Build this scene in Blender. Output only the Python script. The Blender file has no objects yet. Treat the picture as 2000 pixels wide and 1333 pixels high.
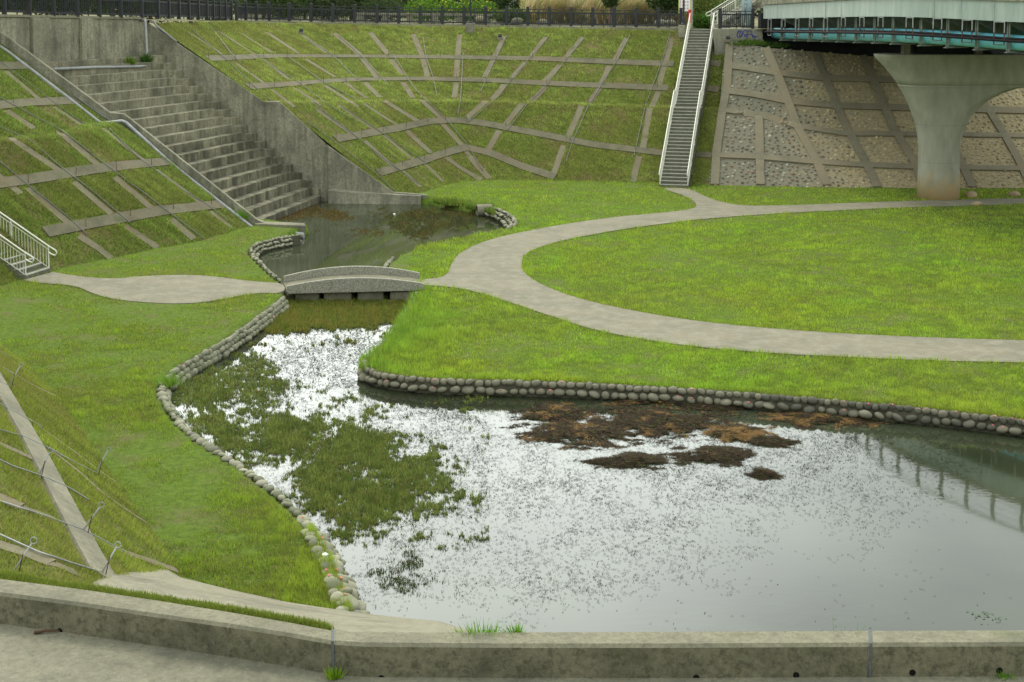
import bpy, bmesh, math, random
import numpy as np
from mathutils import Vector, Matrix
from mathutils.bvhtree import BVHTree
random.seed(7); rng = np.random.default_rng(11)
R = math.radians
scene = bpy.context.scene
C = scene.collection
# ------------------------------------------------------------ camera
F, CX, CY, PITCH, HC = 2800.0, 1000.0, 225.0, R(5.0), 10.6
cam_d = bpy.data.cameras.new('camera'); cam = bpy.data.objects.new('camera', cam_d); C.objects.link(cam)
cam.location = (0, 0, HC); cam.rotation_euler = (R(90) - PITCH, 0, 0)
cam_d.sensor_width = 36.0; cam_d.lens = F / 2000 * 36.0
cam_d.shift_y = -(666.5 - CY) / 2000; cam_d.clip_start = 0.1; cam_d.clip_end = 2000
scene.camera = cam
# ------------------------------------------------------------ world and sun: a bright overcast sky
SUN_AZ, SUN_EL = R(-22), R(48)       # azimuth from +Y towards +X
w = bpy.data.worlds.new('World'); scene.world = w; w.use_nodes = True
nt = w.node_tree; nt.nodes.clear()
def N(t, **k):
    n = nt.nodes.new(t)
    for a, b in k.items(): setattr(n, a, b)
    return n
L = lambda a, b: nt.links.new(a, b)
out = N('ShaderNodeOutputWorld'); bg = N('ShaderNodeBackground')
sky = N('ShaderNodeTexSky', sky_type='NISHITA'); sky.sun_disc = False
sky.sun_elevation = SUN_EL; sky.sun_rotation = SUN_AZ; sky.air_density = 1.5; sky.dust_density = 3.0
bgs = N('ShaderNodeBackground'); bgs.inputs[1].default_value = 0.05; L(sky.outputs[0], bgs.inputs[0])
tc = N('ShaderNodeTexCoord')
gaz, gel = R(-9), R(13)
gd = (math.sin(gaz) * math.cos(gel), math.cos(gaz) * math.cos(gel), math.sin(gel))
dot = N('ShaderNodeVectorMath', operation='DOT_PRODUCT'); L(tc.outputs['Generated'], dot.inputs[0]); dot.inputs[1].default_value = gd
mr = N('ShaderNodeMapRange', interpolation_type='SMOOTHERSTEP'); L(dot.outputs['Value'], mr.inputs[0])
mr.inputs[1].default_value = 0.88; mr.inputs[2].default_value = 0.998; mr.inputs[3].default_value = 0.0; mr.inputs[4].default_value = 1.9
noi = N('ShaderNodeTexNoise'); noi.inputs['Scale'].default_value = 2.6; noi.inputs['Detail'].default_value = 5; L(tc.outputs['Generated'], noi.inputs[0])
mr2 = N('ShaderNodeMapRange'); L(noi.outputs[0], mr2.inputs[0]); mr2.inputs[1].default_value = 0.3; mr2.inputs[2].default_value = 0.7; mr2.inputs[3].default_value = 0.85; mr2.inputs[4].default_value = 1.2
ad = N('ShaderNodeMath', operation='ADD'); L(mr.outputs[0], ad.inputs[0]); ad.inputs[1].default_value = 0.95
mu = N('ShaderNodeMath', operation='MULTIPLY'); L(ad.outputs[0], mu.inputs[0]); L(mr2.outputs[0], mu.inputs[1])
bg.inputs[0].default_value = (0.95, 1.0, 0.95, 1); L(mu.outputs[0], bg.inputs[1])
ash = N('ShaderNodeAddShader'); L(bg.outputs[0], ash.inputs[0]); L(bgs.outputs[0], ash.inputs[1]); L(ash.outputs[0], out.inputs[0])
sd = bpy.data.lights.new('sun', 'SUN'); sd.energy = 1.2; sd.angle = R(16); sd.color = (1.0, 0.95, 0.84)
so = bpy.data.objects.new('sun', sd); C.objects.link(so)
sv = Vector((math.sin(SUN_AZ) * math.cos(SUN_EL), math.cos(SUN_AZ) * math.cos(SUN_EL), math.sin(SUN_EL)))
so.rotation_euler = sv.to_track_quat('Z', 'Y').to_euler(); so.location = (0, 0, 60)
scene.view_settings.view_transform = 'Standard'; scene.view_settings.look = 'None'
scene.view_settings.exposure = 0.62; scene.view_settings.gamma = 1.0
# ------------------------------------------------------------ pixel rays -> points in the place
cp, sp = math.cos(PITCH), math.sin(PITCH)
def ray(px, py):
    x = (px - CX) / F; v = (CY - py) / F
    return Vector((x, cp + v * sp, -sp + v * cp))
CAM = Vector((0, 0, HC))
def atD(px, py, D): d = ray(px, py); return CAM + d * (D / d.y)
def atZ(px, py, z=0.0): d = ray(px, py); return CAM + d * ((z - HC) / d.z)
def npZ(px, py, z):
    x = (px - CX) / F; v = (CY - py) / F
    dz = -sp + v * cp; t = (z - HC) / dz
    return x * t, (cp + v * sp) * t
# ------------------------------------------------------------ helpers
def tag(o, label=None, cat=None, group=None, kind=None):
    if label: o['label'] = label
    if cat: o['category'] = cat
    if group: o['group'] = group
    if kind: o['kind'] = kind
    return o
def thing(name, loc, label, cat, group=None):
    o = bpy.data.objects.new(name, None); C.objects.link(o); o.location = loc
    return tag(o, label, cat, group)
def wloc(o):
    v = Vector(o.location)
    return v + wloc(o.parent) if o.parent else v
class MB:
    def __init__(s): s.v = []; s.f = []
    def add(s, vs, fs):
        k = len(s.v); s.v += [tuple(v) for v in vs]; s.f += [tuple(i + k for i in f) for f in fs]
    def hexa(s, p):   # p: 8 points, bottom ring 0-3 then top ring 4-7
        s.add(p, [(3, 2, 1, 0), (4, 5, 6, 7), (0, 1, 5, 4), (1, 2, 6, 5), (2, 3, 7, 6), (3, 0, 4, 7)])
    def box(s, c, ax, ay, az, hx, hy, hz):
        c = Vector(c); P = []
        for k in (-1, 1):
            for i, j in ((-1, -1), (1, -1), (1, 1), (-1, 1)): P.append(c + ax * hx * i + ay * hy * j + az * hz * k)
        s.hexa(P)
    def abox(s, x0, x1, y0, y1, z0, z1):
        s.box(((x0 + x1) / 2, (y0 + y1) / 2, (z0 + z1) / 2), Vector((1, 0, 0)), Vector((0, 1, 0)), Vector((0, 0, 1)), (x1 - x0) / 2, (y1 - y0) / 2, (z1 - z0) / 2)
    def bar(s, a, b, w_, h_, up=Vector((0, 0, 1))):
        a = Vector(a); b = Vector(b); d = (b - a); l = d.length
        if l < 1e-6: return
        d /= l; sd_ = d.cross(up)
        if sd_.length < 1e-4: sd_ = d.cross(Vector((0, 1, 0)))
        sd_.normalize(); u = sd_.cross(d)
        s.box((a + b) / 2, d, sd_, u, l / 2, w_ / 2, h_ / 2)
    def tube(s, pts, r, n=6, cap=True):
        pts = [Vector(p) for p in pts]; rs = r if isinstance(r, (list, tuple)) else [r] * len(pts)
        k0 = len(s.v); ref = None
        for i, p in enumerate(pts):
            t = (pts[min(i + 1, len(pts) - 1)] - pts[max(i - 1, 0)])
            if t.length < 1e-7: t = Vector((0, 0, 1))
            t.normalize()
            if ref is None: ref = t.orthogonal().normalized()
            ref = (ref - t * ref.dot(t))
            if ref.length < 1e-5: ref = t.orthogonal()
            ref.normalize(); b = t.cross(ref)
            for j in range(n):
                a = 2 * math.pi * j / n; s.v.append(tuple(p + ref * math.cos(a) * rs[i] + b * math.sin(a) * rs[i]))
        for i in range(len(pts) - 1):
            for j in range(n):
                a = k0 + i * n + j; b_ = k0 + i * n + (j + 1) % n
                s.f.append((a, b_, b_ + n, a + n))
        if cap:
            s.f.append(tuple(k0 + j for j in range(n))[::-1]); e = k0 + (len(pts) - 1) * n; s.f.append(tuple(e + j for j in range(n)))
    def strip(s, L0, L1):   # ribbon between two equally long polylines
        k = len(s.v); n = len(L0); s.v += [tuple(p) for p in L0] + [tuple(p) for p in L1]
        for i in range(n - 1): s.f.append((k + i, k + i + 1, k + n + i + 1, k + n + i))
    def loft(s, rings, closed=True, capends=True):
        k = len(s.v); n = len(rings[0])
        for r_ in rings: s.v += [tuple(p) for p in r_]
        for i in range(len(rings) - 1):
            for j in range(n if closed else n - 1):
                a = k + i * n + j; b = k + i * n + (j + 1) % n; s.f.append((a, b, b + n, a + n))
        if capends:
            s.f.append(tuple(k + j for j in range(n))[::-1]); e = k + (len(rings) - 1) * n; s.f.append(tuple(e + j for j in range(n)))
    def build(s, name, mat, parent=None, smooth=False, bevel=0, fix=True):
        me = bpy.data.meshes.new(name); off = wloc(parent) if parent else Vector((0, 0, 0))
        me.from_pydata([(v[0] - off.x, v[1] - off.y, v[2] - off.z) for v in s.v], [], s.f)
        if fix:
            bm = bmesh.new(); bm.from_mesh(me)
            bmesh.ops.remove_doubles(bm, verts=bm.verts, dist=1e-5)
            bmesh.ops.recalc_face_normals(bm, faces=bm.faces)
            bm.to_mesh(me); bm.free()
        me.materials.append(mat)
        if smooth:
            for p in me.polygons: p.use_smooth = True
        o = bpy.data.objects.new(name, me); C.objects.link(o)
        if parent: o.parent = parent
        if bevel:
            m = o.modifiers.new('bevel', 'BEVEL'); m.width = bevel; m.segments = 2; m.limit_method = 'ANGLE'; m.angle_limit = R(40)
        return o
def tris(name, V, col, mat, parent=None):
    """one mesh of loose triangles, V: (n,3,3), col: (n,3)"""
    n = len(V); me = bpy.data.meshes.new(name)
    if parent is not None: V = V - np.array(wloc(parent))
    me.vertices.add(n * 3); me.loops.add(n * 3); me.polygons.add(n)
    me.vertices.foreach_set('co', V.astype(np.float32).ravel())
    me.loops.foreach_set('vertex_index', np.arange(n * 3, dtype=np.int32))
    me.polygons.foreach_set('loop_start', np.arange(0, n * 3, 3, dtype=np.int32))
    me.polygons.foreach_set('loop_total', np.full(n, 3, dtype=np.int32))
    ca = me.color_attributes.new('Col', 'FLOAT_COLOR', 'POINT')
    c4 = np.ones((n, 3, 4), dtype=np.float32); c4[:, :, :3] = col[:, None, :]
    ca.data.foreach_set('color', c4.ravel())
    me.update(); me.materials.append(mat)
    o = bpy.data.objects.new(name, me); C.objects.link(o)
    if parent is not None: o.parent = parent
    return o
def vnoise(x, y, sc, seed=0):
    x = np.asarray(x) / sc + seed * 17.3; y = np.asarray(y) / sc + seed * 5.7
    def h(i, j): 
        n = np.sin(i * 127.1 + j * 311.7 + seed * 74.7) * 43758.5453
        return n - np.floor(n)
    i = np.floor(x); j = np.floor(y); fx = x - i; fy = y - j; fx = fx * fx * (3 - 2 * fx); fy = fy * fy * (3 - 2 * fy)
    return (h(i, j) * (1 - fx) + h(i + 1, j) * fx) * (1 - fy) + (h(i, j + 1) * (1 - fx) + h(i + 1, j + 1) * fx) * fy
def fbm(x, y, sc, seed=0): return (vnoise(x, y, sc, seed) + .5 * vnoise(x, y, sc / 2.1, seed + 1) + .25 * vnoise(x, y, sc / 4.3, seed + 2)) / 1.75
def inpoly(x, y, P):
    ins = np.zeros(x.shape, bool); n = len(P)
    for i in range(n):
        x0, y0 = P[i]; x1, y1 = P[(i + 1) % n]
        if y0 == y1: continue
        c = ((y0 > y) != (y1 > y)) & (x < (x1 - x0) * (y - y0) / (y1 - y0) + x0); ins ^= c
    return ins
def sdist(x, y, P, closed=True):
    d = np.full(x.shape, 1e9); n = len(P)
    for i in range(n if closed else n - 1):
        x0, y0 = P[i]; x1, y1 = P[(i + 1) % n]; dx, dy = x1 - x0, y1 - y0; l = dx * dx + dy * dy + 1e-12
        t = np.clip(((x - x0) * dx + (y - y0) * dy) / l, 0, 1)
        d = np.minimum(d, np.hypot(x - x0 - t * dx, y - y0 - t * dy))
    return d
def smooth_line(P, it=2, closed=False):
    P = [tuple(p) for p in P]
    for _ in range(it):
        Q = [] if closed else [P[0]]
        n = len(P)
        for i in range(n if closed else n - 1):
            a = P[i]; b = P[(i + 1) % n]
            Q.append(tuple(.75 * u + .25 * v for u, v in zip(a, b))); Q.append(tuple(.25 * u + .75 * v for u, v in zip(a, b)))
        if not closed: Q.append(P[-1])
        P = Q
    return P
def resample(P, step):
    P = [Vector(p) for p in P]; out_ = [P[0]]; acc = 0.0
    for a, b in zip(P, P[1:]):
        l = (b - a).length
        if l < 1e-9: continue
        t = step - acc
        while t <= l: out_.append(a + (b - a) * (t / l)); t += step
        acc = l - (t - step)
    if (out_[-1] - P[-1]).length > step * .3: out_.append(P[-1])
    return out_
ORD = ['first', 'second', 'third', 'fourth', 'fifth', 'sixth', 'seventh', 'eighth', 'ninth', 'tenth', 'eleventh', 'twelfth', 'thirteenth', 'fourteenth', 'fifteenth', 'sixteenth', 'seventeenth', 'eighteenth', 'nineteenth', 'twentieth']
# ------------------------------------------------------------ materials
def mat(name, build, rough=0.9, spec=0.3):
    m = bpy.data.materials.new(name); m.use_nodes = True; t = m.node_tree; b = t.nodes['Principled BSDF']
    b.inputs['Roughness'].default_value = rough; b.inputs['Specular IOR Level'].default_value = spec
    build(t, b); return m
def nd(t, ty, **k):
    n = t.nodes.new(ty)
    for a, b in k.items():
        if a.startswith('i_'): n.inputs[a[2:].replace('_', ' ')].default_value = b
        else: setattr(n, a, b)
    return n
def noise(t, sc, det=4, vec=None, rough=.6, scale3=None):
    n = nd(t, 'ShaderNodeTexNoise', i_Scale=sc, i_Detail=det, i_Roughness=rough)
    g = t.nodes.new('ShaderNodeNewGeometry'); v = g.outputs['Position']
    if scale3:
        mp = t.nodes.new('ShaderNodeMapping'); mp.inputs['Scale'].default_value = scale3; t.links.new(v, mp.inputs[0]); v = mp.outputs[0]
    t.links.new(v, n.inputs['Vector']); return n.outputs[0]
def ramp(t, fac, stops):
    r = t.nodes.new('ShaderNodeValToRGB'); t.links.new(fac, r.inputs[0]); e = r.color_ramp.elements
    while len(e) < len(stops): e.new(.5)
    for i, (p, c) in enumerate(stops): e[i].position = p; e[i].color = (*c, 1) if len(c) == 3 else c
    return r.outputs[0]
def mix(t, fac, a, b, mode='MIX'):
    m = t.nodes.new('ShaderNodeMix'); m.data_type = 'RGBA'; m.blend_type = mode
    for sck, val in ((0, fac), (6, a), (7, b)):
        if isinstance(val, (int, float)): m.inputs[sck].default_value = val
        elif isinstance(val, tuple): m.inputs[sck].default_value = (*val, 1)
        else: t.links.new(val, m.inputs[sck])
    return m.outputs[2]
def nd_map(t, v, a, b_):
    m = nd(t, 'ShaderNodeMapRange'); t.links.new(v, m.inputs[0]); m.inputs[1].default_value = a; m.inputs[2].default_value = b_; return m.outputs[0]
def bump(t, b, h, st=.4, dist=.02):
    n = nd(t, 'ShaderNodeBump', i_Strength=st, i_Distance=dist); t.links.new(h, n.inputs['Height']); t.links.new(n.outputs[0], b.inputs['Normal'])
def flat(name, c, rough=.6, spec=.4, metal=0, var=.25, sc=3):
    def f(t, b):
        n = noise(t, sc, 5); lo = tuple(x * (1 - var) for x in c); hi = tuple(min(1, x * (1 + var)) for x in c)
        t.links.new(ramp(t, n, [(.3, lo), (.7, hi)]), b.inputs['Base Color']); b.inputs['Metallic'].default_value = metal
    return mat(name, f, rough, spec)
def concrete(name, base, dark, stain=.5, streak=True, sc=1.0, moss=0.0, warm=None, bp=.5, top_shade=0, blotch=0, wet=0):
    base = (base[0] * 1.04, base[1], base[2] * .9)
    def f(t, b):
        n1 = noise(t, .7 * sc, 6); n2 = noise(t, 9 * sc, 6, rough=.75); n3 = noise(t, 60, 3)
        col = ramp(t, n2, [(.28, tuple(x * .62 for x in base)), (.5, base), (.75, tuple(min(1, x * 1.28) for x in base))])
        if streak:
            s_ = noise(t, 3.2 * sc, 6, scale3=(1, 1, .12), rough=.7)
            k = ramp(t, s_, [(.42, (0, 0, 0)), (.68, (stain, stain, stain))]); col = mix(t, k, col, dark)
        k1 = ramp(t, n1, [(.45, (0, 0, 0)), (.7, (stain, stain, stain))]); col = mix(t, k1, col, dark)
        if warm: col = mix(t, ramp(t, noise(t, .35, 3), [(.5, (0, 0, 0)), (.7, (.6, .6, .6))]), col, warm)
        if blotch: col = mix(t, ramp(t, noise(t, 6.5, 9, rough=.82), [(.40, (blotch,) * 3), (.52, (0, 0, 0))]), col, tuple(x * .28 for x in base)); col = mix(t, ramp(t, noise(t, 11, 8, rough=.8), [(.56, (0, 0, 0)), (.68, (.6, .6, .6))]), col, tuple(x * 1.5 for x in base))
        if wet:
            g = t.nodes.new('ShaderNodeNewGeometry'); s_ = t.nodes.new('ShaderNodeSeparateXYZ'); t.links.new(g.outputs['Position'], s_.inputs[0])
            a_ = nd(t, 'ShaderNodeMath', operation='MULTIPLY'); t.links.new(nd_map(t, s_.outputs[2], 3.5, 2.9), a_.inputs[0]); t.links.new(ramp(t, noise(t, 1.4, 6, scale3=(1, 1, .3), rough=.7), [(.42, (0, 0, 0)), (.58, (wet,) * 3)]), a_.inputs[1]); col = mix(t, a_.outputs[0], col, (.045, .043, .028))
        if top_shade:  # up-facing tops coloured darker to tone down the light they catch
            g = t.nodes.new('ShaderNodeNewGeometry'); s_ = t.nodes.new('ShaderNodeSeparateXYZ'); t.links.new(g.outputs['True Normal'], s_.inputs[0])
            d_ = nd(t, 'ShaderNodeMath', operation='MULTIPLY'); t.links.new(nd_map(t, s_.outputs[2], .6, .9), d_.inputs[0]); t.links.new(ramp(t, noise(t, 3, 6), [(.3, (top_shade,) * 3), (.7, (top_shade * .5,) * 3)]), d_.inputs[1]); col = mix(t, d_.outputs[0], col, (.055, .055, .035))
        if moss: col = mix(t, ramp(t, noise(t, 1.7, 6), [(.56, (0, 0, 0)), (.7, (moss, moss, moss))]), col, (.06, .09, .02))
        col = mix(t, ramp(t, n3, [(.3, (.35, .35, .35)), (.7, (0, 0, 0))]), col, tuple(x * .5 for x in base))
        t.links.new(col, b.inputs['Base Color']); bump(t, b, n2, bp, .02)
    return mat(name, f, .92, .2)
M = {}
M['conc'] = concrete('weathered_concrete', (.31, .305, .24), (.07, .07, .052), .75, blotch=.6)
M['conc_lt'] = concrete('light_concrete', (.235, .23, .178), (.10, .097, .07), .75, streak=False, blotch=.4)
M['conc_beam'] = concrete('beam_concrete', (.145, .137, .095), (.075, .07, .045), .8, streak=False, moss=.55, sc=1.6, warm=(.17, .125, .075))
M['conc_step'] = concrete('cascade_concrete', (.29, .28, .21), (.06, .058, .04), .85, top_shade=.15, blotch=.5, wet=.85, moss=.25)
M['conc_dark'] = concrete('stained_parapet', (.185, .18, .132), (.06, .06, .04), .7, streak=False, sc=1.6, moss=.3, blotch=.75)
M['conc_top'] = concrete('parapet_top', (.21, .205, .155), (.11, .108, .08), .8, streak=False, sc=2, blotch=.35, moss=.3)
M['conc_road'] = concrete('yard_concrete', (.205, .203, .158), (.10, .10, .07), .85, streak=False, sc=1.6, blotch=.3)
M['stair'] = concrete('stair_concrete', (.165, .166, .135), (.08, .08, .065), .6)
M['nosing'] = flat('pale_nosing', (.36, .36, .29), .8)
M['abut'] = concrete('abutment_concrete', (.26, .26, .215), (.14, .14, .11), .4)
M['rib'] = concrete('rib_concrete', (.17, .16, .11), (.14, .105, .06), .9, streak=False, moss=.7, sc=1.3, warm=(.15, .115, .07))
M['cobble_beam'] = concrete('cobble_beam_concrete', (.20, .185, .135), (.09, .085, .06), .6, streak=False, warm=(.30, .235, .14))
def f_pier(t, b):
    g = t.nodes.new('ShaderNodeNewGeometry'); s_ = t.nodes.new('ShaderNodeSeparateXYZ'); t.links.new(g.outputs['Position'], s_.inputs[0])
    col = ramp(t, noise(t, 2.5, 6, scale3=(1, 1, .35)), [(.3, (.25, .25, .195)), (.7, (.35, .345, .27))])
    a = nd(t, 'ShaderNodeMath', operation='MULTIPLY_ADD'); t.links.new(noise(t, 2, 5), a.inputs[0]); a.inputs[1].default_value = 1.2; t.links.new(s_.outputs[2], a.inputs[2])
    a.inputs[1].default_value = 2.4; k = ramp(t, nd_map(t, a.outputs[0], 1.4, 2.7), [(0, (.8, .8, .8)), (.6, (.25, .25, .25)), (1, (0, 0, 0))]); col = mix(t, k, col, (.46, .31, .13))
    pl = nd(t, 'ShaderNodeMath', operation='PINGPONG'); t.links.new(s_.outputs[2], pl.inputs[0]); pl.inputs[1].default_value = .95
    col = mix(t, ramp(t, pl.outputs[0], [(0, (.6, .6, .6)), (.02, (0, 0, 0))]), col, (.16, .16, .13))
    t.links.new(col, b.inputs['Base Color']); bump(t, b, noise(t, 20, 5), .15)
M['pier'] = mat('pier_concrete', f_pier, .8, .3)
def f_granite(t, b):
    v = nd(t, 'ShaderNodeTexVoronoi', i_Scale=60.0); g = t.nodes.new('ShaderNodeNewGeometry'); t.links.new(g.outputs['Position'], v.inputs['Vector'])
    t.links.new(ramp(t, v.outputs['Color'], [(.15, (.10, .098, .075)), (.5, (.24, .23, .175)), (.85, (.42, .40, .32))]), b.inputs['Base Color']); bump(t, b, v.outputs[0], .5, .01)
M['granite'] = mat('pebble_dash', f_granite, .85)
def f_paver(t, b):
    g = t.nodes.new('ShaderNodeNewGeometry'); mp = t.nodes.new('ShaderNodeMapping'); t.links.new(g.outputs['Position'], mp.inputs[0]); mp.inputs['Rotation'].default_value = (0, 0, .5)
    br = nd(t, 'ShaderNodeTexBrick', i_Scale=2.4, i_Mortar_Size=.012); t.links.new(mp.outputs[0], br.inputs['Vector'])
    br.inputs['Color1'].default_value = (.225, .202, .138, 1); br.inputs['Color2'].default_value = (.185, .168, .114, 1); br.inputs['Mortar'].default_value = (.14, .125, .083, 1)
    col = mix(t, ramp(t, noise(t, .5, 6), [(.38, (0, 0, 0)), (.62, (.85, .85, .85))]), br.outputs[0], (.14, .133, .09)); col = mix(t, ramp(t, noise(t, 1.9, 7, rough=.7), [(.46, (0, 0, 0)), (.62, (.7, .7, .7))]), col, (.24, .225, .165))
    col = mix(t, ramp(t, noise(t, 14, 4), [(.3, (.4, .4, .4)), (.6, (0, 0, 0))]), col, (.14, .13, .085))
    t.links.new(col, b.inputs['Base Color']); bump(t, b, noise(t, 30, 4), .3, .01)
M['paver'] = mat('paver', f_paver, .9)
def f_soil(t, b):
    c1 = ramp(t, noise(t, 6, 6, rough=.75), [(.3, (.045, .075, .012)), (.55, (.10, .155, .018)), (.75, (.16, .17, .05))])
    c = mix(t, ramp(t, noise(t, .8, 5), [(.5, (0, 0, 0)), (.72, (.8, .8, .8))]), c1, (.14, .115, .06))
    t.links.new(c, b.inputs['Base Color']); bump(t, b, noise(t, 25, 5, rough=.8), .8, .04)
M['soil'] = mat('lawn_soil', f_soil, 1.0, .1)
def f_slope(t, b):
    c1 = ramp(t, noise(t, 5, 6, rough=.75), [(.3, (.06, .085, .018)), (.55, (.13, .165, .03)), (.78, (.22, .2, .09))])
    c = mix(t, ramp(t, noise(t, .6, 5), [(.48, (0, 0, 0)), (.66, (.85, .85, .85))]), c1, (.2, .135, .075))
    t.links.new(c, b.inputs['Base Color']); bump(t, b, noise(t, 18, 5, rough=.8), .9, .05)
M['slope'] = mat('slope_soil', f_slope, 1.0, .1)
M['upland'] = mat('upland', lambda t, b: t.links.new(ramp(t, noise(t, .3, 6), [(.35, (.07, .09, .025)), (.6, (.2, .18, .1))]), b.inputs['Base Color']), 1, .1)
def f_blade(t, b):
    a = nd(t, 'ShaderNodeVertexColor', layer_name='Col'); t.links.new(a.outputs[0], b.inputs['Base Color'])
    tr = t.nodes.new('ShaderNodeBsdfTranslucent'); t.links.new(a.outputs[0], tr.inputs[0]); ms = t.nodes.new('ShaderNodeMixShader'); ms.inputs[0].default_value = .3
    o = t.nodes['Material Output']; t.links.new(b.outputs[0], ms.inputs[1]); t.links.new(tr.outputs[0], ms.inputs[2]); t.links.new(ms.outputs[0], o.inputs[0])
M['blade'] = mat('leaf_blade', f_blade, .75, .15)
M['litter'] = mat('plant_litter', lambda t, b: t.links.new(nd(t, 'ShaderNodeVertexColor', layer_name='Col').outputs[0], b.inputs['Base Color']), .9, .1)
def f_water(t, b):
    b.inputs['IOR'].default_value = 1.38
    b.inputs['Base Color'].default_value = (.022, .036, .022, 1)
    c = ramp(t, noise(t, .15, 3), [(.35, (.022, .028, .014)), (.7, (.052, .062, .036))]); t.links.new(c, b.inputs['Base Color'])
    n1 = noise(t, 2.2, 3, scale3=(1, 1.8, 1)); n2 = noise(t, .35, 3)
    m = nd(t, 'ShaderNodeMath', operation='MULTIPLY'); t.links.new(n1, m.inputs[0]); t.links.new(ramp(t, n2, [(.4, (.15, .15, .15)), (.65, (1, 1, 1))]), m.inputs[1])
    bump(t, b, m.outputs[0], .10, .012)
M['water'] = mat('pond_water', f_water, .035, .5)
M['stone'] = mat('river_stone', lambda t, b: (t.links.new(mix(t, ramp(t, noise(t, 5, 5), [(.45, (0, 0, 0)), (.75, (.7, .7, .7))]), ramp(t, nd(t, 'ShaderNodeObjectInfo').outputs['Random'], [(0, (.075, .075, .058)), (.5, (.125, .118, .085)), (1, (.20, .185, .13))]), (.1, .11, .07)), b.inputs['Base Color']), bump(t, b, noise(t, 30, 4), .3)), .85, .2)
M['stone_pale'] = mat('pale_stone', lambda t, b: (t.links.new(mix(t, ramp(t, noise(t, 4, 5), [(.4, (0, 0, 0)), (.75, (.8, .8, .8))]), ramp(t, nd(t, 'ShaderNodeObjectInfo').outputs['Random'], [(0, (.12, .12, .085)), (.5, (.21, .2, .145)), (1, (.33, .315, .23))]), (.12, .15, .06)), b.inputs['Base Color']), bump(t, b, noise(t, 30, 4), .3)), .85, .2)
M['mortar'] = flat('mortar_bed', (.085, .08, .055), .95, .1)
M['pebble'] = mat('pebbles', lambda t, b: t.links.new(nd(t, 'ShaderNodeVertexColor', layer_name='Col').outputs[0], b.inputs['Base Color']), .7, .3)
def f_panel(t, b):
    g = t.nodes.new('ShaderNodeNewGeometry'); s_ = t.nodes.new('ShaderNodeSeparateXYZ'); t.links.new(g.outputs['Position'], s_.inputs[0])
    a = nd(t, 'ShaderNodeMath', operation='MULTIPLY_ADD'); t.links.new(noise(t, .6, 4), a.inputs[0]); a.inputs[1].default_value = 6.0; t.links.new(s_.outputs[0], a.inputs[2])
    c = mix(t, nd_map(t, a.outputs[0], 18.0, 22.0), (.19, .178, .125), (.35, .29, .165))
    c = mix(t, ramp(t, noise(t, 8, 5), [(.35, (.5, .5, .5)), (.6, (0, 0, 0))]), c, (.09, .085, .065))
    t.links.new(c, b.inputs['Base Color']); bump(t, b, noise(t, 20, 4), .5)
M['panel'] = mat('mortar_panel', f_panel, .95, .1)
M['black'] = flat('black_steel', (.018, .020, .022), .55, .4)
M['cream'] = flat('cream_paint', (.62, .61, .52), .45, .5, var=.1)
M['cable'] = flat('grey_cable', (.13, .13, .115), .5, .4)
M['pipe'] = flat('grey_pipe', (.24, .245, .235), .45, .5)
M['rust'] = flat('rusty_iron', (.09, .055, .035), .85, .2)
M['galv'] = flat('galvanised', (.30, .31, .29), .6, .4)
def f_teal(t, b):
    c = ramp(t, noise(t, 2.5, 6, scale3=(1, 1, .15), rough=.7), [(.3, (.23, .29, .25)), (.55, (.33, .39, .335)), (.75, (.42, .46, .39))])
    t.links.new(c, b.inputs['Base Color'])
M['teal'] = mat('faded_teal_paint', f_teal, .6, .4)
M['teal_dk'] = flat('dark_teal_steel', (.05, .11, .11), .6, .3)
M['cyan'] = flat('turquoise_pipe', (.17, .53, .62), .4, .5, var=.15)
M['steel'] = flat('bracket_steel', (.19, .21, .18), .6, .3)
M['blackpipe'] = flat('black_conduit', (.02, .018, .018), .8, .1)
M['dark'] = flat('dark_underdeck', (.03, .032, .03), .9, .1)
M['paint_blue'] = flat('blue_spray_paint', (.02, .03, .22), .5)
M['hole'] = flat('drain_dark', (.012, .012, .01), .95, .05)
M['sealant'] = flat('grey_sealant', (.11, .12, .12), .8, .1, sc=20)
M['white'] = flat('white_panel', (.7, .7, .7), .5, var=.05)
M['red'] = flat('red_marking', (.6, .03, .02), .5)
M['yellow'] = flat('yellow_post', (.62, .62, .2), .5)
M['bark'] = flat('bark', (.10, .085, .06), .95, .1)
M['bluepole'] = flat('blue_grey_pole', (.27, .36, .38), .5)
M['pink'] = flat('pink_eggs', (.75, .16, .16), .6)
M['boulder'] = flat('tan_boulder', (.34, .26, .16), .95, .1)
M['lens'] = flat('lamp_glass', (.5, .5, .48), .3)
M['litter_white'] = flat('white_litter', (.8, .8, .8), .5, var=.05)
# ============================================================ SETTING: basin floor, slopes, water
ZW = -0.38
V3 = lambda x, y, z: Vector((x, y, z))
EAST_PX = [(822, 562), (805, 598), (775, 645), (738, 688), (716, 702), (714, 716), (740, 727), (800, 737), (870, 742), (1000, 744), (1150, 749), (1300, 757), (1450, 767), (1600, 780), (1750, 793), (1850, 803), (1950, 815), (2030, 825), (2200, 850), (2500, 905)]
WEST_PX = [(553, 580), (540, 592), (500, 622), (440, 665), (395, 690), (350, 716), (320, 742), (318, 775), (335, 808), (372, 848), (425, 884), (485, 922), (545, 968), (592, 1012), (630, 1060), (655, 1110), (672, 1160), (690, 1200)]
UP_PX = [(578, 449), (600, 440), (500, 424), (470, 405), (600, 360), (700, 380), (846, 385), (872, 393), (930, 402), (960, 405), (988, 416), (1012, 436), (1000, 446), (940, 457), (880, 468), (820, 482), (775, 500), (752, 522), (757, 548)]
UPL_PX = [(556, 556), (540, 545), (512, 520), (484, 492), (499, 476), (550, 464), (564, 453)]
near_px = [(3200, 1100), (3200, 1500), (1000, 1500), (700, 1300)]
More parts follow.
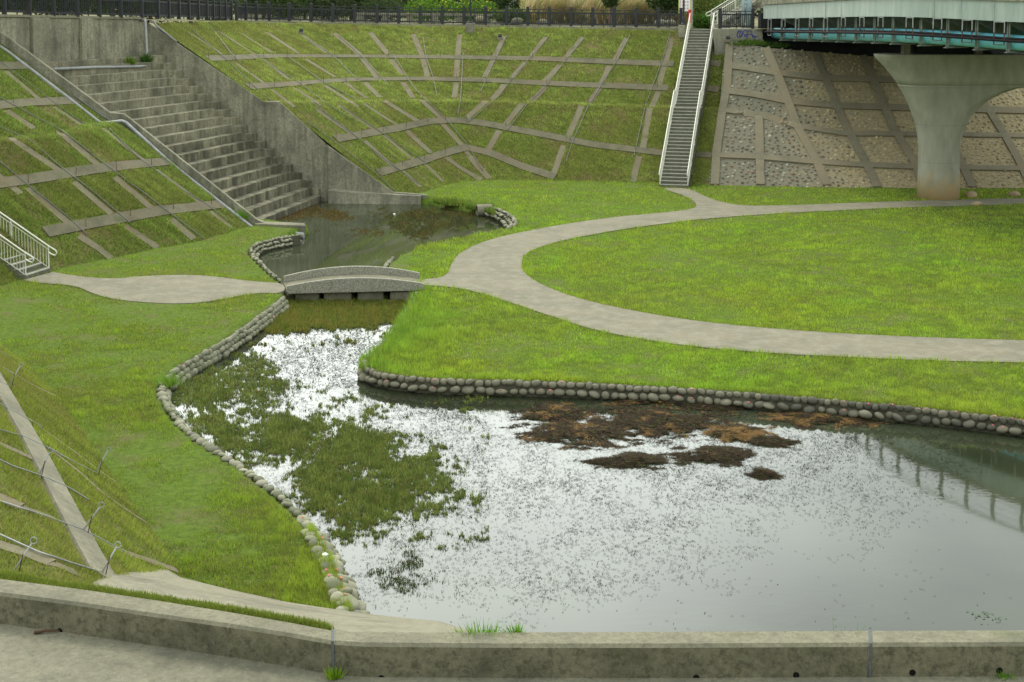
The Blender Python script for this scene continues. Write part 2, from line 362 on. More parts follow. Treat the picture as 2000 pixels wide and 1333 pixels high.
pond_px = UP_PX + EAST_PX + near_px + WEST_PX[::-1] + UPL_PX
POND = [tuple(atZ(px, py, 0).xy) for px, py in pond_px]
def lawn_height(x, y):
    ins = inpoly(x, y, POND); d = sdist(x, y, POND)
    z = np.where(ins, -1.3 * np.clip(d / .45, 0, 1) ** .8, 0.0)
    return z, ins, d
gx = np.arange(-34, 60, .24); gy = np.arange(12, 90, .24); GX, GY = np.meshgrid(gx, gy)
GZ, _, _ = lawn_height(GX, GY)
GZ = GZ + (fbm(GX, GY, 3.0, 3) - .5) * .06 * (GZ > -.01)
mb_v = np.stack([GX, GY, GZ], -1).reshape(-1, 3); ny, nx = GX.shape
idx = np.arange(ny * nx).reshape(ny, nx)
quads = np.stack([idx[:-1, :-1], idx[:-1, 1:], idx[1:, 1:], idx[1:, :-1]], -1).reshape(-1, 4)
me = bpy.data.meshes.new('basin_floor'); me.from_pydata(mb_v.tolist(), [], quads.tolist()); me.materials.append(M['soil'])
for p in me.polygons: p.use_smooth = True
floor_o = bpy.data.objects.new('basin_floor', me); C.objects.link(floor_o); tag(floor_o, kind='structure')
mb = MB(); mb.add([(-34, 12, ZW), (60, 12, ZW), (60, 90, ZW), (-34, 90, ZW)], [(0, 1, 2, 3)])
tag(mb.build('pond_water', M['water'], fix=False), kind='structure')
# ---- slope surfaces lofted between profile columns (rim, outer crease, inner crease, toe)
def column(rim, cr, toe, berm=.8):
    d = (toe - cr); d.z = 0; d = d.normalized() * berm
    cri = cr + d; cri.z -= .04
    out = (rim - cr).normalized()
    return [rim, cr, cri, toe + V3(0, 0, -.04)]
def loft_slope(name, cols, nu=10, nv=(10, 2, 10), amp=.05, mat_=None, berm=.8):
    rows = []
    for a, b in zip(cols, cols[1:]):
        for i in range(nu):
            t = i / nu; rows.append([p.lerp(q, t) for p, q in zip(a, b)])
    rows.append(cols[-1]); V = []; nrow = None
    for c in rows:
        L_ = []
        for k in range(len(c) - 1):
            for j in range(nv[k]): L_.append(c[k].lerp(c[k + 1], j / nv[k]))
        L_.append(c[-1]); nrow = len(L_)
        for q in L_:
            n = float(fbm(np.array([q.x + q.z]), np.array([q.y]), 1.7, 5)[0]) - .5
            V.append((q.x, q.y, q.z + n * amp))
    fs = [(i * nrow + j, (i + 1) * nrow + j, (i + 1) * nrow + j + 1, i * nrow + j + 1) for i in range(len(rows) - 1) for j in range(nrow - 1)]
    me = bpy.data.meshes.new(name); me.from_pydata(V, [], fs); me.materials.append(mat_ or M['slope'])
    for p in me.polygons: p.use_smooth = True
    me.update()
    up = sum(p.normal.z for p in me.polygons)
    if up < 0: me.flip_normals()
    o = bpy.data.objects.new(name, me); C.objects.link(o); tag(o, kind='structure')
    return o, BVHTree.FromPolygons([Vector(v) for v in V], fs), V, fs
FARC = [column(atD(298, 46, 76.2), atD(515, 200, 75.1), atD(768, 380, 73.5)),
        column(atD(455, 44, 91), atD(642, 199, 79.5), atZ(822, 376)),
        column(atD(620, 48, 96.5), atD(737, 197, 83.5), atZ(872, 361)),
        column(atD(900, 53, 95.5), atD(882, 196, 86), atZ(930, 353)),
        column(atD(1110, 56, 93), atD(1040, 199, 86), atZ(1010, 352)),
        column(atD(1338, 61, 90.5), atD(1308, 208, 85.2), atZ(1284, 357)),
        column(atD(1420, 62, 90), atD(1404, 212, 84.8), atZ(1386, 362))]
far_o, far_b, far_V, far_F = loft_slope('far_slope', FARC)
COBC = [[atD(1418, 80, 88.5), atD(1405, 212, 84.3), atD(1405, 213, 84.2), atZ(1384, 364, -.05)],
        [atD(1500, 94, 87), atD(1558, 246, 82), atD(1558, 247, 81.9), atZ(1622, 368, -.05)],
        [atD(1705, 111, 86), atD(1800, 262, 81.5), atD(1800, 263, 81.4), atZ(1872, 370, -.05)],
        [atD(2000, 119, 86), atD(2110, 268, 81.5), atD(2110, 269, 81.4), atZ(2190, 370, -.05)],
        [atD(2600, 120, 86), atD(2720, 268, 81), atD(2720, 269, 80.9), atZ(2830, 370, -.05)]]
cob_o, cob_b, cob_V, cob_F = loft_slope('cobble_slope', COBC, amp=.01, mat_=M['panel'])
cob_o.name = 'paved_slope'
def leftcol(toe, fall, zc=4.4, zr=8.6, k=1.45):
    f = Vector((fall[0], fall[1], 0)).normalized(); cr = toe - f * (zc * k) + V3(0, 0, zc)
    rim = cr - f * (.8 + (zr - zc) * 1.5) + V3(0, 0, zr - zc)
    return column(rim, cr, toe)
LEFTC = [column(atD(-75, 30, 67.6), atD(205, 238, 66.8), atD(497, 446, 64.1)),
         column(atZ(116, 259, 4.4) + V3(-6.9, .6, 4.2), atZ(116, 259, 4.4), atZ(396, 470)),
         column(atZ(19, 270, 4.4) + V3(-6.9, .6, 4.2), atZ(19, 270, 4.4), atZ(308, 485)),
         column(atZ(-90, 282, 4.4) + V3(-6.9, .6, 4.2), atZ(-90, 282, 4.4), atZ(215, 506)),
         leftcol(atZ(120, 524), (.98, -.1)), leftcol(atZ(20, 552), (1, -.1)), leftcol(atZ(-90, 600), (1, 0)), leftcol(atZ(-70, 655), (.95, .28))]
lft_o, lft_b, lft_V, lft_F = loft_slope('left_slope', LEFTC)
NEARC = [LEFTC[-1]]
for px, py, zc in ((20, 690, 4.2), (75, 734, 4.0), (118, 780, 3.8), (172, 855, 3.6), (236, 950, 3.4), (297, 1035, 3.15), (352, 1118, 3.0), (440, 1235, 2.95), (560, 1400, 2.9), (700, 1620, 2.85), (900, 1900, 2.8)):
    NEARC.append(leftcol(atZ(px, py), (.88, .48), zc, zc + .02 if py > 760 else 8.0, 1.38))
nea_o, nea_b, nea_V, nea_F = loft_slope('near_slope', NEARC)
def upcol(x): return [V3(x, 2.9, 8.3), V3(x, 9.4, 3.0), V3(x, 16.05, 3.0), V3(x, 21.6, -.8)]
def upcol2(x): return [V3(x, 2.9, 8.3), V3(x, 9.4, 3.0), V3(x, 17.0, 3.0), V3(x, 17.4, -.8)]
SOUC = [upcol2(-40), upcol2(-12), upcol2(-3), upcol(-1.2)] + [upcol(x) for x in (2, 8, 16, 26, 60)]
sou_o, sou_b, _, _ = loft_slope('dam_slope', SOUC, amp=.01, mat_=M['conc_road'])
# ---- upland beyond the rims
rims = [(c[0], (-1, .1)) for c in reversed(NEARC[1:])] + [(c[0], (-1, .25)) for c in reversed(LEFTC)]
rims = [(r_[0], Vector((*r_[1], 0)).normalized()) for r_ in rims]
rims += [(atD(300, 40, 76.1), V3(-.9, .43, 0)), (FARC[1][0], V3(-.5, .86, 0))] + [(c[0], V3(0, 1, 0)) for c in FARC[2:]]
rims += [(p + V3(0, .8, z - p.z), V3(.05, 1, 0)) for p, z in ((COBC[1][0], 8.2), (COBC[2][0], 8.2), (COBC[3][0], 8.2), (COBC[4][0], 8.2))]
mb = MB(); L0 = [p for p, d in rims]; L1 = [p + d * 14 for p, d in rims]; L2 = [p + d * 400 + V3(0, 0, 0) for p, d in rims]
mb.strip(L0, L1); mb.strip(L1, L2); up_o = mb.build('upland', M['upland']); tag(up_o, kind='structure')
up_b = BVHTree.FromPolygons([Vector(v) for v in mb.v], mb.f)
# big ground sheet to the horizon, below everything
mb = MB(); mb.add([(-900, -300, -1.6), (900, -300, -1.6), (900, 1200, -1.6), (-900, 1200, -1.6)], [(0, 1, 2, 3)]); tag(mb.build('ground', M['upland'], fix=False), kind='structure')
# the bank the photographer stands on
mb = MB(); mb.add([(-40, -60, 8.3), (60, -60, 8.3), (60, 2.9, 8.3), (-40, 2.9, 8.3)], [(0, 1, 2, 3)]); tag(mb.build('near_bank', M['upland']), kind='structure')
# ---- paths
def sheet(name, px, z, mat_, it=2):
    P = smooth_line(px, it, closed=True); pts = [atZ(x, y, z) for x, y in P]
    bm = bmesh.new(); f = bm.faces.new([bm.verts.new(p) for p in pts])
    if f.normal.z < 0: f.normal_flip()
    bm.normal_update(); 
    if f.normal.z < 0: f.normal_flip()
    r_ = bmesh.ops.extrude_face_region(bm, geom=[f]); vs = [e for e in r_['geom'] if isinstance(e, bmesh.types.BMVert)]
    bmesh.ops.translate(bm, verts=vs, vec=(0, 0, .0)); 
    for v in bm.verts:
        if v not in vs: v.co.z -= .12
    bmesh.ops.triangulate(bm, faces=[q for q in bm.faces if len(q.verts) > 4]); bmesh.ops.recalc_face_normals(bm, faces=bm.faces)
    me = bpy.data.meshes.new(name); bm.to_mesh(me); bm.free(); me.materials.append(mat_)
    o = bpy.data.objects.new(name, me); C.objects.link(o); tag(o, kind='structure'); return o, [tuple(p.xy) for p in pts]
path_px = [(1287, 367), (1322, 377), (1350, 389), (1363, 400), (1352, 409), (1300, 415), (1200, 424), (1100, 438), (1000, 457), (940, 473), (902, 491), (884, 509), (877, 530), (866, 541), (840, 545), (821, 547), (821, 557), (860, 558), (905, 564), (950, 576), (1000, 592), (1060, 612), (1140, 639), (1230, 659), (1330, 674), (1450, 686), (1600, 695), (1800, 704), (2000, 708), (2300, 714), (3200, 728), (3200, 686), (2300, 671), (2000, 665), (1800, 659), (1600, 649), (1450, 637), (1320, 622), (1200, 600), (1120, 580), (1060, 558), (1026, 536), (1017, 518), (1023, 498), (1050, 484), (1100, 469), (1200, 450), (1300, 436), (1400, 425), (1550, 415), (1700, 408), (1860, 402), (2000, 399), (2400, 396), (3200, 394), (3200, 383), (2400, 384), (2000, 387), (1800, 392), (1650, 397), (1520, 402), (1445, 402), (1402, 393), (1372, 382), (1348, 368)]
_, PATH_A = sheet('path', path_px, .035, M['paver'], 2)
plaza_px = [(98, 533), (103, 531.5), (103, 531.5), (130, 536), (165, 541), (220, 545), (270, 540), (335, 537), (400, 538), (450, 544), (505, 551), (556, 553), (556, 573), (505, 572), (470, 577), (420, 588), (350, 594), (270, 590), (213, 583), (175, 571), (152, 559), (100, 554), (66, 552), (46, 547), (46, 547)]
_, PATH_B = sheet('plaza_path', plaza_px, .035, M['paver'], 2)
# ============================================================ concrete lattices on the slopes
def drape(px, bvh, off=0.0, step=.5):
    P = resample([Vector((x, y, 0)) for x, y in px], 6); out_ = []
    for p in P:
        d = ray(p.x, p.y).normalized(); h = bvh.ray_cast(CAM, d, 300)
        if h[0] is None: continue
        n = h[1]; n = n if n.z > 0 else -n
        out_.append((h[0] + n * off, n))
    return out_
beamP = []
def beam(name, px, bvh, wd, mat_, parent, h=.06, dep=.12):
    D = drape(px, bvh)
    if len(D) < 2: return None
    pts = [d[0] for d in D]
    # smooth normals and keep world spacing even
    mb = MB(); rings = []
    for i, (p, n) in enumerate(D):
        t = (pts[min(i + 1, len(pts) - 1)] - pts[max(i - 1, 0)])
        if t.length < 1e-6: continue
        t.normalize(); s_ = t.cross(n).normalized() * (wd / 2)
        rings.append([p - s_ - n * dep, p - s_ + n * h, p + s_ + n * h, p + s_ - n * dep])
    mb.loft(rings); o = mb.build(name, mat_, parent)
    beamP.append((mb.v, mb.f)); return o
z2 = lambda X, Y: (600 + X / 2.854, Y / 2.854)
FAR_BANDS = [[(405, 116), (526, 111), (666, 111), (880, 113), (1055, 116), (1196, 122), (1316, 126)],
             [(484, 171), (560, 166), (683, 157), (810, 155), (950, 158), (1090, 165), (1306, 173)],
             [(655, 273), (775, 252), (835, 239), (873, 236), (905, 237), (950, 243), (1055, 263), (1160, 284), (1294, 300)],
             [(738, 339), (824, 315), (880, 297), (910, 289), (957, 300), (1020, 326), (1084, 347)],
             [(1378, 122), (1420, 129)], [(1374, 172), (1415, 178)], [(1360, 303), (1400, 305)]]
FAR_RIBS = [[(366, 63), (434, 107)], [(426, 62), (519, 121), (564, 156)], [(466, 63), (533, 105)], [(519, 63), (583, 105)], [(596, 116), (655, 152)], [(582, 63), (638, 105)], [(652, 66), (700, 105), (740, 158)], [(459, 124), (515, 163)],
            [(529, 175), (575, 210)], [(575, 173), (627, 207)], [(634, 168), (700, 210)], [(617, 214), (687, 263)], [(663, 208), (733, 256)], [(709, 203), (782, 250)], [(751, 198), (824, 242)], [(822, 196), (863, 233)],
            [(723, 65), (758, 107)], [(763, 117), (786, 147)], [(807, 68), (824, 109), (835, 151)], [(898, 68), (894, 110), (891, 151)], [(985, 72), (968, 109), (947, 152)], [(1066, 74), (1038, 110)], [(1026, 123), (999, 154)], [(1138, 74), (1105, 114)], [(1094, 128), (1062, 161)], [(1224, 75), (1201, 117)], [(1190, 130), (1175, 163)], [(1312, 76), (1297, 133), (1287, 166)],
            [(787, 162), (807, 193)], [(891, 162), (887, 193)], [(985, 166), (961, 196)], [(1066, 170), (1038, 200)], [(1171, 173), (1150, 203)], [(1287, 179), (1273, 210)], [(674, 162), (716, 193)], [(712, 162), (742, 191)],
            [(950, 198), (912, 231)], [(1020, 203), (985, 247)], [(1136, 208), (1108, 272)], [(1269, 212), (1255, 293)],
            [(712, 276), (765, 325)], [(749, 265), (807, 314)], [(793, 256), (842, 300)], [(863, 242), (901, 284)], [(975, 256), (954, 293)], [(1101, 285), (1080, 343)],
            [(786, 335), (821, 366)], [(828, 320), (866, 356)], [(870, 308), (905, 332), (940, 352)], [(908, 294), (930, 322), (956, 350)], [(1248, 306), (1236, 356)]]
L1_ = thing('concrete_lattice', atZ(905, 352), 'concrete grid of beams framing the grass panels of the bowl shaped far slope', 'slope lattice')
for b_ in FAR_BANDS: beam('band', b_, far_b, .52, M['conc_beam'], L1_)
for b_ in FAR_RIBS: beam('rib', b_, far_b, .36, M['rib'], L1_, h=.03)
LB = [[(-30, 131), (37, 130), (70, 128)], [(-30, 210), (52, 202), (140, 198), (180, 195)], [(-20, 362), (70, 350), (175, 333), (250, 324), (338, 316)], [(88, 455), (175, 438), (315, 413), (436, 400)]]
LR = [[(10, 140), (75, 194)], [(60, 136), (120, 185)], [(12, 217), (66, 252)], [(105, 210), (158, 245)], [(19, 270), (116, 335)], [(116, 259), (196, 328)], [(200, 252), (280, 314)], [(-20, 330), (40, 380)], [(53, 368), (137, 440)], [(144, 357), (217, 419)], [(224, 347), (301, 412)], [(305, 333), (392, 398)], [(154, 462), (195, 488), (217, 506)], [(245, 443), (308, 485)], [(333, 429), (380, 469)], [(410, 414), (452, 445)]]
L2_ = thing('concrete_lattice', atZ(300, 485), 'concrete grid on the left grass slope between the stepped cascade and the cream railed stairs', 'slope lattice')
for b_ in LB: beam('band', b_, lft_b, .55, M['conc_beam'], L2_)
for b_ in LR: beam('rib', b_, lft_b, .38, M['rib'], L2_, h=.03)
NB = [[(-60, 650), (-10, 740), (60, 862), (115, 968), (160, 1055), (205, 1135)]]
NR = [[(-30, 655), (20, 690), (78, 733)], [(20, 727), (60, 752), (112, 777)], [(72, 832), (140, 880), (185, 915), (232, 948)], [(98, 880), (150, 920), (200, 965), (250, 1000), (298, 1031)], [(160, 1040), (240, 1080), (300, 1100), (348, 1117)], [(-20, 965), (60, 1000), (110, 1018)], [(-20, 1060), (60, 1085), (150, 1122)], [(-20, 768), (40, 812)], [(-20, 860), (80, 905)]]
L3_ = thing('concrete_lattice', atZ(236, 950), 'broad concrete beam and thin ribs on the near grass slope in the lower left', 'slope lattice')
for b_ in NB: beam('band', b_, nea_b, .62, M['conc_lt'], L3_, h=.05)
for b_ in NR: beam('rib', b_, nea_b, .2, M['rib'], L3_, h=.02)
z3 = lambda X, Y: (1300 + X / 2.854, Y / 2.854)
KB = [[(1420, 129), (1451, 133), (1528, 145), (1605, 154), (1738, 157), (2050, 166), (2400, 170)], [(1414, 178), (1475, 186), (1545, 200), (1633, 208), (1770, 212), (2050, 219), (2400, 222)], [(1414, 217), (1493, 228), (1559, 249), (1650, 263), (1790, 264), (2050, 268), (2400, 270)], [(1398, 305), (1475, 308), (1580, 317), (1685, 324), (1790, 328), (2050, 332), (2400, 334)]]
KR = [[(1425, 84), (1421, 168), (1411, 217), (1399, 300), (1396, 362)], [(1482, 228), (1484, 300), (1485, 362)], [(1496, 95), (1524, 158), (1559, 252), (1594, 315), (1615, 364)], [(1591, 104), (1615, 161), (1650, 245), (1689, 315), (1713, 367)], [(1685, 110), (1710, 165), (1745, 252), (1784, 315), (1806, 367)], [(1785, 113), (1810, 165), (1840, 240), (1875, 315), (1900, 367)], [(1880, 116), (1905, 180), (1935, 222), (1958, 259), (1990, 315), (2015, 367)], [(1985, 119), (2020, 200), (2070, 300), (2110, 367)], [(2120, 120), (2180, 240), (2250, 367)]]
L4_ = thing('cobbled_revetment', atZ(1620, 368), 'slope under the bridge paved with river cobbles between concrete beams', 'revetment')
for b_ in KB: beam('band', b_, cob_b, .48, M['cobble_beam'], L4_, h=.10)
for b_ in KR: beam('rib', b_, cob_b, .46, M['cobble_beam'], L4_, h=.095)
beam_bv = []; beam_bf = []
for v, f in beamP:
    k = len(beam_bv); beam_bv += [Vector(q) for q in v]; beam_bf += [tuple(i + k for i in g) for g in f]
BEAMS = BVHTree.FromPolygons(beam_bv, beam_bf)
# cobbles: low domes set in the mortar, one mesh (surface pattern of the paving)
def sample_faces(V, Fc, n, seed=1, wfun=None):
    r_ = np.random.default_rng(seed); V = np.array([tuple(v) for v in V]); T = []
    for f in Fc: T.append((f[0], f[1], f[2])); T.append((f[0], f[2], f[3]))
    T = np.array(T); a, b, c = V[T[:, 0]], V[T[:, 1]], V[T[:, 2]]; cr = np.cross(b - a, c - a); ar = np.linalg.norm(cr, axis=1) / 2
    if wfun is not None: ar = ar * wfun((a + b + c) / 3)
    k = r_.choice(len(T), n, p=ar / ar.sum()); u, v = r_.random(n), r_.random(n); m = u + v > 1; u[m] = 1 - u[m]; v[m] = 1 - v[m]
    P = a[k] + (b - a)[k] * u[:, None] + (c - a)[k] * v[:, None]; nn = cr[k] / (np.linalg.norm(cr[k], axis=1)[:, None] + 1e-12); nn *= np.sign(nn[:, 2:3] + 1e-9)
    return P, nn
def beam_free(P, marg=.0):
    out_ = np.ones(len(P), bool)
    for i, p in enumerate(P):
        h = BEAMS.ray_cast(Vector((p[0], p[1], p[2] + 1.0)), Vector((0, 0, -1)), 1.25)
        if h[0] is not None: out_[i] = False
    return out_
P, n_ = sample_faces(cob_V, cob_F, 16000, 5, lambda c: (c[:, 0] < 32).astype(float))
keep = []; grid = {}
for i, p in enumerate(P):      # blue-noise spacing
    k = (int(p[0] / .30), int(p[1] / .30), int(p[2] / .30)); ok = True
    for a in (-1, 0, 1):
        for b in (-1, 0, 1):
            for c in (-1, 0, 1):
                for q in grid.get((k[0] + a, k[1] + b, k[2] + c), ()):
                    if np.linalg.norm(P[q] - p) < .255: ok = False
    if ok: grid.setdefault(k, []).append(i); keep.append(i)
P = P[keep]; n_ = n_[keep]; m = beam_free(P); P = P[m]; n_ = n_[m]
dome = [(0, 0, 1.0)]
ring_a = [2 * math.pi * j / 7 for j in range(7)]
TR = []; TC = []
rr = np.random.default_rng(3)
for p, n0 in zip(P, n_):
    n0 = Vector(n0); u = n0.orthogonal().normalized(); u.rotate(Matrix.Rotation(rr.random() * 6.28, 3, n0)); v_ = n0.cross(u)
    warm = p[0] + 4 * rr.random() > 20; s1 = rr.uniform(.075, .125); s2 = s1 * rr.uniform(.6, .9); hh = rr.uniform(.05, .09)
    c_ = random.choice([(.12, .115, .09), (.18, .17, .13), (.26, .24, .18), (.38, .35, .27), (.22, .15, .09), (.16, .15, .115), (.2, .19, .14)]) if not warm else random.choice([(.33, .275, .155), (.38, .32, .19), (.27, .22, .12), (.33, .265, .15), (.29, .26, .18)])
    f = rr.uniform(.8, 1.2); c_ = tuple(x * f for x in c_)
    base = Vector(p); r0 = [base + u * math.cos(a) * s1 + v_ * math.sin(a) * s2 for a in ring_a]; r1 = [base + n0 * hh * .8 + u * math.cos(a) * s1 * .75 + v_ * math.sin(a) * s2 * .75 for a in ring_a]; top = base + n0 * hh * 1.15
    for j in range(7):
        k = (j + 1) % 7
        for t_ in ((r0[j], r0[k], r1[k]), (r0[j], r1[k], r1[j]), (r1[j], r1[k], top)): TR.append([tuple(x) for x in t_]); TC.append(c_)
o = tris('cobbles', np.array(TR), np.array(TC), M['pebble'], L4_)
tag(o, kind='stuff')
# ============================================================ stepped cascade and its walls
UPV = V3(0, 0, 1)
def wallseg(mb, tops, nrm, th, zb):
    for a, b in zip(tops, tops[1:]):
        mb.hexa([V3(a.x, a.y, zb), V3(b.x, b.y, zb), V3(b.x, b.y, zb) + nrm * th, V3(a.x, a.y, zb) + nrm * th, a, b, b + nrm * th, a + nrm * th])
NB_ = Vector((-.2, .98, 0)).normalized()
RT, RB = atD(307, 121, 75), atD(618, 374, 73.9); LT, LB_ = atD(105, 135, 68.3), atD(503, 419, 66.3)
cas = thing('stepped_cascade', (-14, 70, 0), 'concrete stepped spillway of long weathered steps coming down into the upper pond', 'cascade')
NS = 17
for i in range(NS + 1):
    t = i / (NS - .5); tb = (i - 1) / (NS - .5); z = RT.z + (RB.z - RT.z) * t
    fr = RT.lerp(RB, t); fl = LT.lerp(LB_, t); br = RT.lerp(RB, tb); bl = LT.lerp(LB_, tb)
    ex = (fl - fr).normalized(); ex.z = 0
    fl = fl + ex * (.25 + 1.5 * max(t, 0)); bl = bl + ex * (.25 + 1.5 * max(t, 0))
    mb = MB(); q = [V3(fl.x, fl.y, z - .75), V3(fr.x, fr.y, z - .75), V3(br.x, br.y, z - .75), V3(bl.x, bl.y, z - .75)]
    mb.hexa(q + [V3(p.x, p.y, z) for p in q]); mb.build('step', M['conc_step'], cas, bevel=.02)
    mb = MB(); r0 = fr - ex * 1.25 + (br - fr) * .28; r1 = br - ex * 1.25 + (br - fr) * .28; f0 = fr + (br - fr) * .28; b0 = br + (br - fr) * .28
    zt = z + .33; q = [V3(f0.x, f0.y, z - .5), V3(r0.x, r0.y, z - .5), V3(r1.x, r1.y, z - .5), V3(b0.x, b0.y, z - .5)]
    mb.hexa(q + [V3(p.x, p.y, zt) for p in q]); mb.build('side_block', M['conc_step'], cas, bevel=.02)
for px, py in ((345, 283), (384, 280), (412, 277), (454, 275)):
    p = atD(px, py, 70.5 + (px - 345) / 109 * 3.0); mb = MB(); mb.tube([p - V3(0, 0, .15), p + V3(0, 0, .1), p + V3(.04, 0, .2)], .045, 6); mb.build('iron_stub', M['rust'], cas)
mb = MB(); top = [atD(283, 41, 76.1), atD(515, 199, 75), atD(546, 199, 74.7), atD(636, 281, 74.1)]
wallseg(mb, top, NB_, .5, -1.3)
rw = thing('retaining_wall', V3(-10, 74, 0), 'sloping weathered concrete wall right of the cascade steps with a stepped top', 'wall')
mb.build('upper_panel', M['conc'], rw, bevel=.03)
mb = MB(); top = [atD(638.5, 283, 74.08), atD(770, 377, 73.3), atD(835, 382, 73.1)]; wallseg(mb, top, NB_, .5, -1.3); mb.build('end_panel', M['conc'], rw, bevel=.03)
mb = MB(); a = atD(637.3, 284, 74.05); mb.bar(V3(a.x, a.y - .012, a.z), V3(a.x, a.y - .012, -.6), .09, .03, up=V3(0, 1, 0)); mb.build('joint_filler', M['conc_top'], rw)
mb = MB(); q0, q1 = atD(641, 374, 73.3), atD(822, 391, 72.9); mb.hexa([V3(q0.x, 73.1 - .05, -1.2), V3(q1.x, 72.7, -1.2), V3(q1.x, 73.2, -1.2), V3(q0.x, 74.2, -1.2), V3(q0.x, 73.25, .28), V3(q1.x, 72.85, .05), V3(q1.x, 73.2, .05), V3(q0.x, 74.2, .28)]); mb.build('footing', M['conc'], rw, bevel=.02)
mb = MB(); top = [atD(-75, 6, 67.65), atD(214, 220, 66.9), atD(243, 223.5, 66.8), atD(503, 430, 64.15), atD(516, 435, 64.05)]; wallseg(mb, top, NB_, .5, -1.2)
lw = mb.build('retaining_wall', M['conc'], bevel=.03); tag(lw, 'sloping concrete wall left of the cascade steps with a big grey pipe on its flank', 'wall')
mb = MB(); top = [atD(497, 437, 64.0), atD(597, 441.0, 63.0)]; wallseg(mb, top, NB_, .75, -1.2)
tag(mb.build('wall_end_block', M['conc_lt'], bevel=.03), 'low concrete block reaching into the upper pond at the foot of the left cascade wall', 'block')
A_, B_ = V3(-29.0, 58.8, 0), V3(-19.35, 75.95, 0); hd = (B_ - A_).normalized(); hn = V3(hd.y, -hd.x, 0)
hw = thing('head_wall', V3(-22, 71, 6), 'tall stained concrete wall closing the top of the cascade under the black fence', 'wall')
def hpt(t, z, off=0): p = A_ + (B_ - A_) * t + hn * off; return V3(p.x, p.y, z)
ztop = lambda t: 9.62 + (9.02 - 9.62) * t
def hslab(t0, t1, z0, off0, off1, name, m, zt=None):
    mb = MB(); mb.hexa([hpt(t0, z0, off1), hpt(t1, z0, off1), hpt(t1, z0, off0), hpt(t0, z0, off0)] + [hpt(t0, zt if zt else ztop(t0), off1), hpt(t1, zt if zt else ztop(t1), off1), hpt(t1, zt if zt else ztop(t1), off0), hpt(t0, zt if zt else ztop(t0), off0)])
    return mb.build(name, m, hw, bevel=.02)
hslab(0, 1, 5.5, -.4, 0, 'wall_panel', M['conc'])
hslab(.60, .655, 6.9, .01, .22, 'pilaster', M['conc_lt']); hslab(.76, .80, 6.9, .01, .22, 'pilaster', M['conc']); hslab(.30, .36, 6.9, .01, .22, 'pilaster', M['conc'])
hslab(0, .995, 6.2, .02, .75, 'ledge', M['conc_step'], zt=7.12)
mb = MB(); mb.hexa([hpt(0, ztop(0) + .004, .08), hpt(1, ztop(1) + .004, .08), hpt(1, ztop(1) + .004, -.5), hpt(0, ztop(0) + .004, -.5), hpt(0, ztop(0) + .13, .08), hpt(1, ztop(1) + .13, .08), hpt(1, ztop(1) + .13, -.5), hpt(0, ztop(0) + .13, -.5)]); mb.build('coping', M['conc_lt'], hw, bevel=.015)
# pipes on the cascade
def pipe(px, Ds, r, label, cat='pipe', m='pipe', group=None, name='pipe', bv=None):
    if bv is None: pts = [atD(x, y, D) for (x, y), D in zip(px, Ds)]
    else:
        pts = []
        for (x, y), D in zip(px, Ds):
            h = bv.ray_cast(CAM, ray(x, y).normalized(), 200); D2 = min(D, h[0].y - .12) if h[0] is not None and abs(h[0].y - D) < 3 else D
            pts.append(atD(x, y, D2))
    mb = MB(); mb.tube(pts, r, 8); o = mb.build(name, M[m], smooth=True); tag(o, label, cat, group); return o
pipe([(276, 41), (283, 39.5), (284, 46), (287, 100), (288, 124), (285, 129), (270, 130.5), (190, 132), (105, 135.5)], [75.6, 75.3, 75.2, 75.0, 74.6, 74.3, 73.6, 71, 68.0], .07, 'pale grey pipe down the corner of the head wall and along the top cascade step')
pipe([(292, 43), (300, 42), (304, 49), (345, 82)], [75.7, 75.7, 75.8, 75.7], .05, 'short bent pipe on the crest of the right cascade wall')
pipe([(-20, 78), (17, 103), (126, 186), (193, 239), (200, 241.5), (238, 237), (246, 240), (333, 319), (430, 396), (494, 446), (504, 449), (592, 458), (593, 470)], [67.45, 67.4, 67.1, 66.7, 66.6, 66.6, 66.5, 65.6, 64.7, 63.9, 63.6, 62.8, 62.8], .085, 'long grey pipe running down beside the left cascade wall to the pond', bv=lft_b)
pipe([(-20, 66), (60, 127), (126, 174), (196, 224), (262, 262), (333, 318), (430, 395), (490, 442), (512, 455), (590, 463)], [67.55, 67.4, 67.2, 66.8, 66.5, 65.7, 64.8, 64.0, 63.5, 62.7], .03, 'thin cable following the big pipe beside the left cascade wall', 'cable', 'cable', name='cable', bv=lft_b)
# outlet pipe in the bank of the upper pond
mb = MB(); c0 = atZ(931, 407, .0) + V3(0, 0, -.12); ax = V3(1, .25, .0).normalized(); n = 18; ring = []
u_, v_ = ax.cross(UPV).normalized(), UPV
for rr_, o_ in ((.30, 0), (.30, .75), (.24, .75), (.24, 0)): ring.append([c0 + ax * o_ + u_ * math.cos(6.2832 * j / n) * rr_ + v_ * math.sin(6.2832 * j / n) * rr_ for j in range(n)])
mb.loft(ring + [ring[0]], capends=False); op = thing('outlet_pipe', c0, 'short concrete outlet pipe opening into the upper pond beside stone edging', 'pipe'); mb.build('pipe_shell', M['conc_lt'], op, smooth=False)
mb = MB(); mb.tube([c0 + ax * .5, c0 + ax * .52], .235, 18); mb.build('dark_mouth', M['hole'], op)
